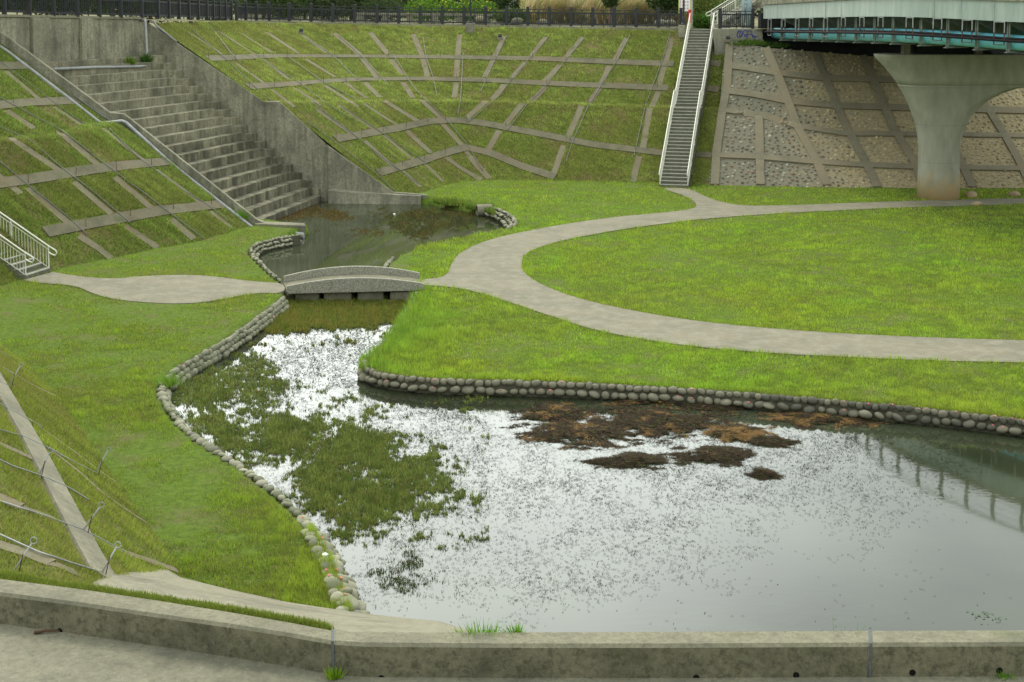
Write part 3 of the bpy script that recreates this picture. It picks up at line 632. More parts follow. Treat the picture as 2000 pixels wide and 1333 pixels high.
# ============================================================ arched footbridge
fb = thing('footbridge', atZ(690, 572, 0), 'small arched pebble dash footbridge with low parapets over the narrow of the pond', 'footbridge')
def parapet(x0, y0, x1, y1, tops, th, zb, name):
    a, b = atZ(x0, y0, 0), atZ(x1, y1, 0); d = (b - a); d.z = 0; n = V3(-d.y, d.x, 0).normalized(); mb = MB(); rings = []
    k = 28
    for i in range(k + 1):
        t = i / k; p = a + d * t; zt = tops[0] + (tops[2] - tops[0]) * t + (tops[1] - (tops[0] + tops[2]) / 2) * 4 * t * (1 - t); z0 = zb[0] + (zb[1] - zb[0]) * t
        rings.append([V3(p.x, p.y, z0), V3(p.x, p.y, zt), V3(p.x, p.y, zt) + n * th, V3(p.x, p.y, z0) + n * th])
    mb.loft(rings); mb.build(name, M['granite'], fb, bevel=.015); return a, b, n
a1, b1, n1 = parapet(560, 573, 829, 569, (.24, .50, .26), .14, (-.03, .02), 'parapet')
a2, b2, n2 = parapet(554, 554.5, 820.5, 546.5, (.26, .56, .24), .14, (-.02, -.02), 'parapet')
mb = MB(); rings = []
for i in range(25):
    t = i / 24; p = a1.lerp(b1, t) + n1 * .142; q = a2.lerp(b2, t) - n2 * .002; z = .04 + .30 * 4 * t * (1 - t) * .8
    rings.append([V3(p.x, p.y, z - .16), V3(p.x, p.y, z), V3(q.x, q.y, z), V3(q.x, q.y, z - .16)])
mb.loft(rings); mb.build('deck', M['conc_top'], fb)
for (x0, x1) in ((571, 619), (628, 683), (695, 746), (759, 806)):
    p = atZ(x0, 576, -.04); q = atZ(x1, 576, -.04); mb = MB(); mb.abox(p.x, q.x, 49.93, 51.3, -.9, -.04); mb.build('pier_block', M['conc_lt'], fb, bevel=.07)
mb = MB(); p = atZ(560, 580, -.2); q = atZ(830, 576, -.2); mb.abox(p.x, q.x, 51.32, 51.8, -.9, -.03); mb.build('gap_shade', M['dark'], fb)  # added dark box painting in the shade between the blocks under the deck
for x0 in (556, 822):
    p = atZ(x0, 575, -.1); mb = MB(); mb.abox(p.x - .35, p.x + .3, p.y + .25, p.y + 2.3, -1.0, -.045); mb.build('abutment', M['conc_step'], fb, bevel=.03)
# ============================================================ stone edging of the ponds
def stone_mesh(k):
    bm = bmesh.new(); bmesh.ops.create_icosphere(bm, subdivisions=2, radius=1.0); rr = random.Random(k)
    dirs = [Vector((rr.gauss(0, 1), rr.gauss(0, 1), rr.gauss(0, 1))).normalized() for _ in range(5)]; am = [rr.uniform(-.16, .12) for _ in range(5)]
    for v in bm.verts:
        f = 1 + sum(a * max(0, v.co.normalized().dot(d)) ** 2 for a, d in zip(am, dirs)); v.co *= f
    me = bpy.data.meshes.new('stone'); bm.to_mesh(me); bm.free()
    for p in me.polygons: p.use_smooth = True
    return me
def stone_set(mat_):
    L_ = []
    for k in range(7): m_ = stone_mesh(k); m_.materials.append(mat_); L_.append(m_)
    return L_
SM = stone_set(M['stone']); SP = stone_set(M['stone_pale'])
def edging(label, px, rows, meshes, spacing=.27, size=(.15, .12, .115), limit=98, bedw=.4, step0=.0):
    size = tuple(q * .84 for q in size); spacing *= .84
    """rows: list of (inward offset from lawn edge, z centre)"""
    line = resample([atZ(x, y, 0) for x, y in smooth_line(px, 2)], .05); root = thing('stone_edging', line[len(line) // 2], label, 'stone edging')
    items = []
    P2 = [tuple(p.xy) for p in line]
    for ri, (off, zc, sc) in enumerate(rows):
        s_ = random.uniform(0, .2); acc = 0
        nxt = s_
        for i in range(1, len(line)):
            acc += (line[i] - line[i - 1]).length
            if acc < nxt: continue
            t = (line[min(i + 2, len(line) - 1)] - line[max(i - 3, 0)]); t.z = 0; t.normalize(); n = V3(-t.y, t.x, 0)
            test = line[i] + n * .5
            if not bool(inpoly(np.array([test.x]), np.array([test.y]), POND)[0]): n = -n
            k = random.uniform(.7, 1.28) * sc; nxt = acc + spacing * k * random.uniform(.92, 1.08)
            c = line[i] + n * (off + random.uniform(-.03, .03)); c.z = zc + random.uniform(-.025, .025)
            items.append((c, t, k))
    items.sort(key=lambda it: (it[0] - CAM).length)
    rest = MB()
    for j, (c, t, k) in enumerate(items):
        rot = Matrix.Rotation(math.atan2(t.y, t.x), 4, 'Z') @ Matrix.Rotation(random.uniform(-.35, .35), 4, 'X') @ Matrix.Rotation(random.uniform(-.5, .5), 4, 'Y')
        S = Matrix.Diagonal((size[0] * k, size[1] * k * random.uniform(.85, 1.25), size[2] * random.uniform(.85, 1.15), 1)); Mx = Matrix.Translation(c) @ rot @ S
        me = random.choice(meshes)
        if j < limit:
            o = bpy.data.objects.new('stone', me); C.objects.link(o); o.parent = root; o.matrix_local = Matrix.Translation(-Vector(root.location)) @ Mx
        else:
            rest.add([Mx @ v.co for v in me.vertices], [tuple(p.vertices) for p in me.polygons])
    if rest.v: tag(rest.build('stones', meshes[0].materials[0], root, smooth=True, fix=False), kind='stuff')
    mb = MB(); rings = []
    for i in range(0, len(line), 4):
        t = (line[min(i + 2, len(line) - 1)] - line[max(i - 2, 0)]); t.z = 0
        if t.length < 1e-4: continue
        t.normalize(); n = V3(-t.y, t.x, 0); test = line[i] + n * .5
        if not bool(inpoly(np.array([test.x]), np.array([test.y]), POND)[0]): n = -n
        p = line[i]; rings.append([p - n * .06 + V3(0, 0, -.8), p - n * .06 + V3(0, 0, .02), p + n * (rows[0][0] - .02) + V3(0, 0, .0), p + n * (rows[-1][0] - .02) + V3(0, 0, -.42), p + n * rows[-1][0] + V3(0, 0, -.8)])
    mb.loft(rings); mb.build('mortar_bed', M['mortar'], root, fix=True); return root, items
random.seed(5)
east_st = [(716, 702), (713, 712), (722, 722), (745, 730), (800, 738), (870, 743), (1000, 745), (1150, 750), (1300, 758), (1450, 768), (1600, 781), (1750, 794), (1850, 804), (1950, 816), (2030, 826), (2200, 851), (2400, 886)]
E_, e_items = edging('double course of grey river stones along the far bank of the big pond', east_st, [(.05, -.04, .85), (.13, -.235, 1.15)], SM)
W1, w1_items = edging('stacked rounded stones along the left pond bank from the footbridge down to the bend', [(553, 581), (540, 593), (500, 623), (440, 666), (395, 691), (350, 717), (324, 738)], [(.02, -.04, .7), (.10, -.16, .75), (.17, -.30, .8)], SP, spacing=.25)
W2, w2_items = edging('single line of pale stones edging the near left pond bank', [(318, 750), (318, 775), (335, 808), (372, 848), (425, 884), (485, 922), (545, 968), (592, 1012), (615, 1040)], [(-.02, .0, 1.0), (.10, -.14, .9)], SP, spacing=.22, size=(.135, .12, .085))
W3, w3_items = edging('broad band of flat rounded stones meeting the concrete apron at the pond end', [(612, 1037), (630, 1060), (655, 1110), (672, 1160), (694, 1205)], [(-.16, .03, 1), (.02, .0, 1.1), (.14, -.14, 1.1), (.22, -.3, 1.1)], SP, spacing=.22, size=(.155, .14, .085))
U1, _ = edging('curved rubble edging on the left side of the upper pond', [(540, 545), (512, 520), (484, 492), (499, 476), (560, 463), (590, 460)], [(.02, .02, .8), (.13, -.12, .8), (.24, -.26, .8)], SP, spacing=.3, size=(.16, .1, .07))
U2, _ = edging('short rubble edging beside the outlet pipe on the upper pond', [(950, 404), (985, 414), (1011, 434), (1004, 444)], [(.02, .04, .9), (.2, -.08, .9), (.38, -.22, .9)], SP, spacing=.34, size=(.2, .13, .08))
U3, _ = edging('few pale stones at the pond corner behind the footbridge', [(768, 505), (752, 522), (748, 532)], [(.03, -.02, .8), (.14, -.2, .9)], SP, spacing=.3)
E2, _ = edging('stones half hidden in tall grass just below the right end of the footbridge', [(822, 566), (805, 600), (775, 646), (742, 684), (722, 700)], [(.08, -.04, .8), (.16, -.22, .9)], SP, spacing=.34)
def blob(mb, c, r):
    bm = bmesh.new(); bmesh.ops.create_icosphere(bm, subdivisions=1, radius=1); mb.add([Vector((v.co.x * r, v.co.y * r, v.co.z * r * .8)) + c for v in bm.verts], [tuple(v.index for v in f.verts) for f in bm.faces]); bm.free()
mb = MB()
for items, n in ((e_items, 34), (w1_items, 8), (w2_items, 6), (w3_items, 12)):
    for c, t, k in random.sample(items, n): blob(mb, c + V3(0, -.08, .085), random.uniform(.016, .03))
tag(mb.build('snail_eggs', M['pink'], fix=False), 'tiny pink snail egg clusters dotted over the pond edge stones', 'snail eggs', kind='stuff')
# ============================================================ staircases
def stair(name, label, base, ud, width, n, r, t, landing=None, sides=(1, -1), cat='staircase', mb_mat='stair', postgap=1.6, deep=.5, railoff=.06):
    root = thing(name, base, label, cat); ud = ud.normalized(); sd_ = V3(ud.y, -ud.x, 0); s = 0.0; z = base.z
    st = MB(); no = MB(); prof = [(0.0, z)]
    for i in range(n):
        z += r; L_ = t + (landing[1] if landing and i + 1 == landing[0] else 0)
        c = base + ud * (s + L_ / 2 + .15); st.box(V3(c.x, c.y, z - deep / 2), ud, sd_, UPV, L_ / 2 + .15, width / 2, deep / 2)
        c = base + ud * (s + .028); no.box(V3(c.x, c.y, z - .012), ud, sd_, UPV, .034, width / 2 - .05, .020)
        if landing and i + 1 == landing[0]: prof += [(s, z), (s + landing[1], z)]
        s += L_
    prof.append((s, z)); st.build('steps', M[mb_mat], root); no.build('nosing', M['nosing'], root)
    def P(s_, side, h):
        for (s0, z0), (s1, z1) in zip(prof, prof[1:]):
            if s_ <= s1 + 1e-6: k = (s_ - s0) / max(s1 - s0, 1e-6); zz = z0 + (z1 - z0) * k; break
        q = base + ud * s_ + sd_ * side * (width / 2 - railoff); return V3(q.x, q.y, zz + h)
    for side in sides:
        rl = MB(); pts = [P(q[0], side, .98) for q in prof]; e = P(0, side, .98)
        d0 = (pts[0] - pts[1]).normalized(); lp = [P(0, side, .72), P(0, side, .72) + d0 * .12, e + d0 * .38 + V3(0, 0, -.06), e + d0 * .36, e + d0 * .22]
        lp = [P(.04, side, .74), P(.04, side, .74) - ud * .12 + V3(0, 0, -.07), P(.0, side, .72) - ud * .26 + V3(0, 0, -.08), P(0, side, .8) - ud * .33 + V3(0, 0, -.05), P(0, side, .9) - ud * .28 + V3(0, 0, -.06)]
        rl.tube(lp + pts, .03, 8); rl.tube([P(q[0], side, .84) for q in prof], .018, 6); rl.tube([P(q[0], side, .14) for q in prof], .018, 6)
        rl.build('handrail', M['cream'], root, smooth=True)
        bl = MB(); k = .13; a = k
        while a < s: bl.tube([P(a, side, .14), P(a, side, .84)], .011, 4, cap=False); a += k
        bl.build('balusters', M['cream'], root)
        a = 0.03
        while a < s: pm = MB(); pm.tube([P(a, side, -.05), P(a, side, .98)], .027, 6); pm.build('post', M['cream'], root); a += postgap
    return root
sb, stp = atZ(1316, 367, 0), atD(1371, 57, 90.3)
ud = (stp - sb); ud.z = 0
n_st = 49; run = ud.length; rise = stp.z / n_st; tread = (run - .9) / n_st
stair('staircase', 'long straight concrete flight with pale nosings and cream handrails climbing the far slope', sb, ud, 1.62, n_st, rise, tread, landing=(23, .9))
l0, l1 = atZ(47, 546, 0), atZ(102, 532, 0); wv = l1 - l0; wv.z = 0; ul = V3(-wv.y, wv.x, 0).normalized(); ul = (ul + V3(-.1, -.12, 0)).normalized()
stair('staircase', 'grey steps with looped cream handrails climbing the left slope at the frame edge', (l0 + l1) / 2, ul, wv.length + .1, 46, .17, .31, landing=(24, .9))
# ============================================================ black fences
def fence(label, pts, gap=1.5, h=1.25):
    line = resample(pts, gap); root = thing('fence', line[0], label, 'fence')
    for i, p in enumerate(line):
        mb = MB(); mb.box(p + V3(0, 0, h / 2 - .02), V3(1, 0, 0), V3(0, 1, 0), UPV, .095, .095, h / 2 + .02); mb.build('post', M['black'], root, bevel=.01)
        if i + 1 < len(line):
            q = line[i + 1]; mb = MB(); d = (q - p)
            if d.length < .3: continue
            for hz, ww in ((1.06, .05), (.86, .10), (.13, .10)): mb.bar(p + V3(0, 0, hz), q + V3(0, 0, hz), .05, ww)
            m_ = int(d.length / .125)
            for j in range(1, m_):
                c = p + d * (j / m_); mb.bar(c + V3(0, 0, .13), c + V3(0, 0, .86), .038, .038)
            c = p + d * .5; mb.bar(c + V3(0, 0, -.02), c + V3(0, 0, 1.06), .05, .05)
            mb.build('railing_panel', M['black'], root)
    return root
FL = [atD(-200, 22, 62.5), atD(0, 27.5, 67.6), atD(150, 31.5, 71.7), atD(300, 35, 76.4), atD(400, 38, 84), atD(452, 39, 90.5)]
FB = [atD(462, 39, 91.7), atD(490, 40, 94), atD(530, 41, 96.2), atD(620, 43, 97.5), atD(760, 46, 97.3), atD(918, 48.5, 96.5), atD(1140, 52, 93.8), atD(1331, 54.5, 91)]
fence('black steel fence on top of the cascade head wall at the upper left', FL)
fence('black steel picket fence along the far rim between the head wall and the long stairs', FB)
fence('short black fence on the graffiti wall beside the bridge', [atD(1406, 56, 88.9), atD(1470, 56, 88.9), atD(1488, 56, 88.9)], gap=2.03)
mb = MB()
K = FB + [atD(1340, 55.5, 90.9)]
for a, b in zip(K, K[1:]): mb.bar(a + V3(0, -.05, -.12), b + V3(0, -.05, -.12), .42, .22)
tag(mb.build('kerb', M['conc_lt'], bevel=.02), 'pale concrete kerb under the far picket fence', 'kerb')
mb = MB(); K = [p + V3(0, 1.6, 0) for p in FB]; K2 = [p + V3(0, 3.6, 0) for p in FB]
mb.strip([p + V3(0, 0, .03) for p in K], [p + V3(0, 0, .03) for p in K2]); tag(mb.build('rim_path', M['conc_road']), kind='structure')
# lamp posts
def lamp(px, D, yb, ped, label):
    p = atD(px, yb, D); root = thing('street_lamp', p, label, 'street lamp'); mb = MB()
    if ped == 'square': mb.box(p + V3(0, 0, -.3), V3(1, 0, 0), V3(0, 1, 0), UPV, .3, .3, .36)
    else: mb.tube([p + V3(0, 0, -.75), p + V3(0, 0, .06)], .33, 20)
    mb.build('pedestal', M['conc'], root, bevel=.03)
    mb = MB(); mb.tube([p + V3(0, 0, .06), p + V3(0, 0, .14), p + V3(0, 0, .2), p + V3(0, 0, .5), p + V3(0, 0, .52), p + V3(0, 0, 4.2)], [.17, .17, .11, .09, .06, .05], 12); mb.build('pole', M['black'], root)
    mb = MB(); q = p + V3(0, 0, 4.2); mb.tube([q, q + V3(0, 0, .08), q + V3(0, 0, .1), q + V3(0, 0, .5)], [.1, .14, .12, .2], 10); mb.build('lantern', M['lens'], root)
    mb = MB(); mb.tube([q + V3(0, 0, .5), q + V3(0, 0, .56), q + V3(0, 0, .75)], [.25, .2, .04], 10); mb.build('cap', M['black'], root)
lamp(919, 94.7, 47, 'square', 'black lamp post on a square concrete pedestal in front of the far fence')
lamp(1335, 90.2, 51, 'round', 'black lamp post on a round concrete pedestal at the head of the long stairs')
# sign board behind the fence
p = atD(1338, 50, 92.2); sg = thing('notice_board', p, 'white notice board with red lettering between pale yellow posts at the stair head', 'sign')
for dx in (-.38, .38):
    mb = MB(); mb.tube([p + V3(dx, 0, -.1), p + V3(dx, 0, 2.6)], .045, 8); mb.build('post', M['yellow'], sg)
mb = MB(); mb.box(p + V3(0, 0, 1.75), V3(1, 0, 0), V3(0, 1, 0), UPV, .31, .02, .85); mb.build('panel', M['white'], sg)
mb = MB()
for cxx in (-.16, -.02, .16):
    for k in range(7):
        zc = 1.05 + k * .21
        mb.box(p + V3(cxx, -.024, zc), V3(1, 0, 0), V3(0, 1, 0), UPV, .045, .003, .012); mb.box(p + V3(cxx, -.024, zc + .06), V3(1, 0, 0), V3(0, 1, 0), UPV, .03, .003, .012); mb.box(p + V3(cxx - .02, -.024, zc + .03), V3(1, 0, 0), V3(0, 1, 0), UPV, .009, .003, .05)
mb.build('lettering', M['red'], sg)
mb = MB(); q = atD(1347, 46, 91.0); mb.box(q + V3(0, 0, .45), V3(1, 0, 0), V3(0, 1, 0), UPV, .09, .06, .42); tag(mb.build('red_box', M['red'], bevel=.02), 'small upright red box by the notice board', 'box')
# ============================================================ abutment, pier, road bridge
aw0, aw1 = atD(1396, 57, 88.4), atD(1490, 57, 88.4)
ab = thing('abutment_wall', (aw0 + aw1) / 2, 'smooth concrete wall with blue graffiti beside the stair head', 'wall')
mb = MB(); mb.abox(aw0.x, aw1.x, 88.4, 90.2, 6.2, aw0.z); mb.build('wall_block', M['abut'], ab, bevel=.02)
G = [[(1440, 66), (1441, 62), (1446, 60), (1450, 62), (1449, 70), (1444, 74), (1440, 72), (1439, 67), (1444, 61)], [(1446, 62), (1444, 70), (1447, 73), (1451, 68), (1452, 60.5), (1457, 59.5), (1461, 62), (1460, 68), (1456, 72), (1453, 70), (1455, 68), (1463, 68)], [(1460, 64), (1463, 60), (1468, 61), (1469, 68), (1470, 75)], [(1459, 70), (1459, 79), (1464, 82)], [(1464, 67), (1471, 69), (1475, 74), (1475, 80)], [(1470, 72), (1481, 72)], [(1482, 77), (1483.5, 81)]]
mb = MB()
for g in G:
    g = smooth_line(g, 2)
    for a, b in zip(g, g[1:]): mb.bar(atD(a[0], a[1], 88.392), atD(b[0], b[1], 88.392), .004, .05, up=V3(0, 0, 1)) if False else None
    pts = [atD(a[0], a[1], 88.39) for a in g]; L_ = []; R_ = []
    for i, q in enumerate(pts):
        t = pts[min(i + 1, len(pts) - 1)] - pts[max(i - 1, 0)]; t.y = 0; t.normalize(); nn = V3(-t.z, 0, t.x) * .024; L_.append(q + nn); R_.append(q - nn)
    mb.strip(L_, R_)
mb.build('graffiti', M['paint_blue'], ab, fix=False)
# dark abutment behind the void
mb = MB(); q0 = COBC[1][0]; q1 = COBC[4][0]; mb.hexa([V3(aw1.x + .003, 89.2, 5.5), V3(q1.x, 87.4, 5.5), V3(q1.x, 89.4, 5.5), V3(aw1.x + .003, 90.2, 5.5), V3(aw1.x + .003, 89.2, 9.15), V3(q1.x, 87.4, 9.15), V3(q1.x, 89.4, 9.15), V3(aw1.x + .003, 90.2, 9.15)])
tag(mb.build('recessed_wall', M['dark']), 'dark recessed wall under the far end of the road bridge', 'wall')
BR = [atD(1491, 37, 88.3), atD(1545, 36, 83), atD(1600, 34.5, 77.5), atD(1670, 33, 72), atD(1740, 32.5, 67.4), atD(1820, 35, 64.3), atD(1900, 39, 62), atD(2000, 45, 59.3)]
last = BR[-1]
BR += [last + V3(4.2, -6.8, .02), last + V3(9.5, -13.5, .0), last + V3(16, -20, 0), last + V3(24, -27, 0)]
BR = [Vector(p) for p in smooth_line([tuple(p) for p in BR], 2)]
BR = resample(BR, .8)
def bn(i):
    t = BR[min(i + 1, len(BR) - 1)] - BR[max(i - 1, 0)]; t.z = 0; t.normalize(); n = V3(-t.y, t.x, 0)
    if n.x < 0: n = -n
    return t, n
def off(i, o, dz): t, n = bn(i); return BR[i] + n * o + V3(0, 0, dz)
bd = thing('road_bridge', BR[20], 'road bridge with faded teal side girder and pipes slung below at the upper right', 'bridge')
def prism(name, prof, m, i0=0, i1=None, smooth=False):
    mb = MB(); mb.loft([[off(i, o, dz) for o, dz in prof] for i in range(i0, i1 if i1 else len(BR))]); return mb.build(name, M[m], bd, smooth=smooth)
prism('side_girder', [(0, 0), (0, .86), (.12, .86), (.12, .06), (.4, .06), (.4, 0)], 'teal')
prism('coping', [(-.10, .864), (-.10, 1.10), (.45, 1.10), (.45, .864)], 'conc')
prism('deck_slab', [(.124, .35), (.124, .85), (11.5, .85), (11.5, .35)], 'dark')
prism('box_girder', [(2.6, -1.35), (2.4, .34), (5.4, .34), (5.2, -1.35)], 'teal_dk'); prism('box_girder', [(7.2, -1.35), (7.0, .34), (10.2, .34), (10, -1.35)], 'teal_dk')
prism('coping', [(11.0, .86), (11.0, 1.10), (11.5, 1.10), (11.5, .86)], 'conc')
mb = MB(); mb.tube([off(i, .78, -.90) for i in range(len(BR))], .33, 20); mb.build('water_pipe', M['cyan'], bd, smooth=True)
mb = MB(); mb.tube([off(i, -.02, -.80) for i in range(len(BR))], .062, 8); mb.tube([off(i, .1, -.70) for i in range(len(BR))], .05, 8); mb.build('conduit', M['blackpipe'], bd, smooth=True)
# flange joints, girder seams with bolts, brackets and hangers
def nearest_i(px):
    best = 0; bd_ = 1e9
    for i, p in enumerate(BR):
        v = p - CAM; dep = v.y * cp - v.z * sp; x = CX + F * v.x / dep
        if abs(x - px) < bd_: bd_ = abs(x - px); best = i
    return best
def at_px(px):      # fractional position on the curve
    xs = []
    for p in BR: v = p - CAM; xs.append(CX + F * v.x / (v.y * cp - v.z * sp))
    for i in range(len(xs) - 1):
        if xs[i] <= px < xs[i + 1]:
            k = (px - xs[i]) / (xs[i + 1] - xs[i]); return i, k
    return len(BR) - 2, 1.0
BX = [1500, 1527, 1554, 1581, 1609, 1643, 1679, 1715, 1770, 1823, 1880, 1942, 2010, 2085, 2165]
for bx in BX:
    i, k = at_px(bx + 16); p = BR[i].lerp(BR[i + 1], k); t, n = bn(i)
    mb = MB(); w_ = .11
    mb.box(p + n * .36 + V3(0, 0, -.64), t, n, UPV, .09, .012, .63); mb.box(p + n * .36 + V3(0, 0, -.64), t, n, UPV, .012, .07, .63)
    mb.box(p + n * .85 + V3(0, 0, -1.31), t, n, UPV, .10, .62, .018); mb.box(p + n * .85 + V3(0, 0, -1.27), t, n, UPV, .012, .60, .03)
    g0, g1, g2, g3 = p + n * .37 + V3(0, 0, -.01), p + n * 2.45 + V3(0, 0, -.01), p + n * 2.45 + V3(0, 0, -1.0), p + n * .37 + V3(0, 0, -.12); mb.hexa([g + t * s_ for s_ in (-.01, .01) for g in (g0, g1, g2, g3)]); mb.bar(p + n * 1.4 + V3(0, 0, -1.3), p + n * 1.4 + V3(0, 0, .3), .07, .07)
    mb.build('bracket', M['steel'], bd)
    i, k = at_px(bx); p = BR[i].lerp(BR[i + 1], k); t, n = bn(i)
    mb = MB()
    for dd in (-.02, .58): mb.box(p + n * .02 + t * (dd if t.y < 0 else -dd) + V3(0, 0, -.24), t, n, UPV, .018, .016, .24)
    a = p + n * .02; tt = t if t.y < 0 else -t
    mb.bar(a + V3(0, 0, -.03), a + tt * .58 + V3(0, 0, -.03), .035, .035); mb.build('hanger', M['galv'], bd); mb = MB()
    for dd in (-.02, .58): mb.box(p + n * .02 + tt * dd + V3(0, 0, -.75), t, n, UPV, .02, .018, .265)
    mb.bar(a + V3(0, 0, -1.0), a + tt * .58 + V3(0, 0, -1.0), .035, .035)
    mb.build('hanger', M['galv'] if bx in (1500, 1554, 1609) else M['rust'], bd)
for bx in (1518, 1612, 1643, 1823, 1875, 1940, 2050):
    i, k = at_px(bx); p = BR[i].lerp(BR[i + 1], k); t, n = bn(i); mb = MB(); mb.box(p - n * .006 + V3(0, 0, .43), t, n, UPV, .07, .005, .425)
    for q in range(9):
        for s_ in (-.045, .045): mb.box(p - n * .018 + t * s_ + V3(0, 0, .05 + q * .095), t, n, UPV, .012, .008, .012)
    mb.build('splice_plate', M['teal'], bd)
# railing on the bridge: bowed posts and rails
acc = 0
for i in range(0, len(BR), 2):
    t, n = bn(i); p = off(i, .15, 1.10); mb = MB()
    mb.loft([[p + n * (o + a) + t * b + V3(0, 0, z) for a, b in ((-.06, -.06), (.06, -.06), (.06, .06), (-.06, .06))] for z, o in ((0, 0), (.35, -.10), (.75, -.13), (1.15, -.02))]); mb.build('railing_post', M['galv'], bd)
for z, o, r_ in ((.25, -.08, .03), (.5, -.12, .02), (.75, -.13, .02), (1.0, -.08, .02), (1.18, -.01, .045)):
    mb = MB(); mb.tube([off(i, .15 + o, 1.10 + z) for i in range(len(BR))], r_, 6); mb.build('rail', M['galv'], bd)
# pier: round columns flaring into an arched cap
def pier():
    base = atZ(1832, 387, 0); Dp = base.y; xc = base.x; root = thing('bridge_pier', base, 'pale concrete pier whose round column flares into a broad arched cap under the road bridge', 'bridge pier')
    zof = lambda py: atD(1832, py, Dp).z; xof = lambda px, py: atD(px, py, Dp).x
    Lp = [(385, 1792), (292, 1795.5), (270, 1793.5), (250, 1790), (230, 1784.5), (205, 1775), (180, 1763), (155, 1747), (130, 1727), (112, 1709), (106, 1707)]
    Rp = [(385, 1873), (292, 1872), (270, 1876), (250, 1883), (230, 1893), (210, 1910), (195, 1930), (182, 1955), (172, 1985), (166, 2020), (164, 2060)]
    xm = xof(2060, 164); rings = []; nn = 40; dep = 1.05
    def sect(z, x0, x1, sharp=False):
        r_ = []; c = (x0 + x1) / 2; rad = min(dep, (x1 - x0) / 2)
        # stadium: half circles at both ends
        for j in range(nn):
            a = 2 * math.pi * j / nn; ca, sa = math.cos(a), math.sin(a)
            ex = (x1 - rad) if ca > 0 else (x0 + rad)
            if abs(ca) < 1e-9: ex = c
            r_.append(V3(ex + ca * rad, Dp + sa * dep, z))
        return r_
    def interp(tab, py):
        for (y0, x0), (y1, x1) in zip(tab, tab[1:]):
            if y1 <= py <= y0: k = (y0 - py) / (y0 - y1); return x0 + (x1 - x0) * k
        return tab[-1][1] if py < tab[-1][0] else tab[0][1]
    ys = [385, 340, 292, 281, 270, 260, 250, 240, 230, 220, 210, 202, 195, 188, 182, 177, 172, 168, 165]
    for py in ys:
        z = zof(py); rings.append(sect(z, xof(interp(Lp, py), py), xof(interp(Rp, py), py)))
    rings[0] = [V3(p.x, p.y, -.2) for p in rings[0]]
    mb = MB(); mb.loft(rings); mb.build('column', M['pier'], root, smooth=False)
    for o_ in root.children:
        for p in o_.data.polygons: p.use_smooth = abs(p.normal.z) < .95
    mb = MB(); mb.loft([[V3(2 * xm - p.x, p.y, p.z) for p in r_] for r_ in rings]); o_ = mb.build('column', M['pier'], root)
    for p in o_.data.polygons: p.use_smooth = abs(p.normal.z) < .95
    rings = []
    for py in (165, 155, 143, 130, 121, 112, 108, 105.5):
        z = zof(py); x0 = xof(interp(Lp, py), py)
        rr_ = sect(z, x0, 2 * xm - x0)
        if py > 110: rr_ = [V3(p.x, Dp + (p.y - Dp) * 1.003, p.z) for p in rr_]
        rings.append(rr_)
    mb = MB(); mb.loft(rings); o_ = mb.build('cap', M['pier'], root)
    for p in o_.data.polygons: p.use_smooth = abs(p.normal.z) < .9
    zt = rings[-1][0].z
    for px0 in (1765, 1905): 
        x = xof(px0, 100); mb = MB(); mb.box(V3(x, Dp - .35, zt + .26), V3(1, 0, 0), V3(0, 1, 0), UPV, .16, .3, .27); mb.build('bearing', M['conc_lt'], root)
    mb = MB(); mb.box(V3(xof(1860, 100), Dp + .1, zt + .22), V3(1, 0, 0), V3(0, 1, 0), UPV, 1.9, .35, .23); mb.build('bearing_plinth', M['dark'], root)
pier()
# white railed stair to the bridge and poles
q = atD(1394, 52, 92.5); stair('bridge_stairs', 'flight with cream railings rising from the rim path up to the bridge deck', q, V3(1, .12, 0), 1.7, 16, .17, .28, mb_mat='conc')
for px, r_, lb in ((1451, .11, 'thin blue grey pole behind the short black fence'), (1462, .17, 'thick blue grey pole behind the short black fence')):
    p = atD(px, 55, 91.0); mb = MB(); mb.tube([p + V3(0, 0, -.2), p + V3(0, 0, 3.6)], r_, 12); tag(mb.build('pole', M['bluepole'], smooth=True), lb, 'pole')
mb = MB(); p = atD(1351, 55, 90.6); mb.tube([p, p + V3(0, 0, 2.6)], .05, 8); tag(mb.build('pole', M['galv']), 'thin galvanised pole at the left of the stair head', 'pole')
# ============================================================ near parapet wall, apron, yard
ZT, ZB = 3.4, 3.02
fr_px = [(-1500, 1040), (-420, 1122), (-200, 1138), (0, 1159), (150, 1178), (300, 1200), (450, 1221), (560, 1238), (650, 1254), (720, 1258), (1000, 1260), (1300, 1260), (1700, 1258), (2000, 1257), (2500, 1257), (3600, 1257)]
bk_px = [(-1500, 1016), (-420, 1096), (-200, 1110), (0, 1130), (150, 1149), (300, 1171), (450, 1195), (560, 1214), (650, 1231), (720, 1234), (1000, 1234), (1300, 1233), (1700, 1231), (2000, 1230), (2500, 1230), (3600, 1230)]
pw = thing('parapet_wall', atZ(650, 1250, ZT), 'low mould stained concrete parapet running across the foreground', 'wall')
def pwseg(i0, i1, s0=None, s1=None):
    f = [atZ(x, y, ZT) for x, y in fr_px]; b = [atZ(x, y, ZT) for x, y in bk_px]; rings = []
    pts = list(range(i0, i1 + 1))
    for i in pts:
        F_, B__ = f[i], b[i]; n = (F_ - B__).normalized()
        if i == i0 and s0: t = (f[i + 1] - f[i]).normalized() * s0; F_ = F_ + t; B__ = B__ + t
        if i == i1 and s1: t = (f[i - 1] - f[i]).normalized() * s1; F_ = F_ + t; B__ = B__ + t
        rings.append([V3(F_.x, F_.y, ZB - .6), F_ - V3(0, 0, .035), F_ - n * .035, B__ + n * .02, B__ - V3(0, 0, .02), V3(B__.x, B__.y, ZB - .6)])
    return rings
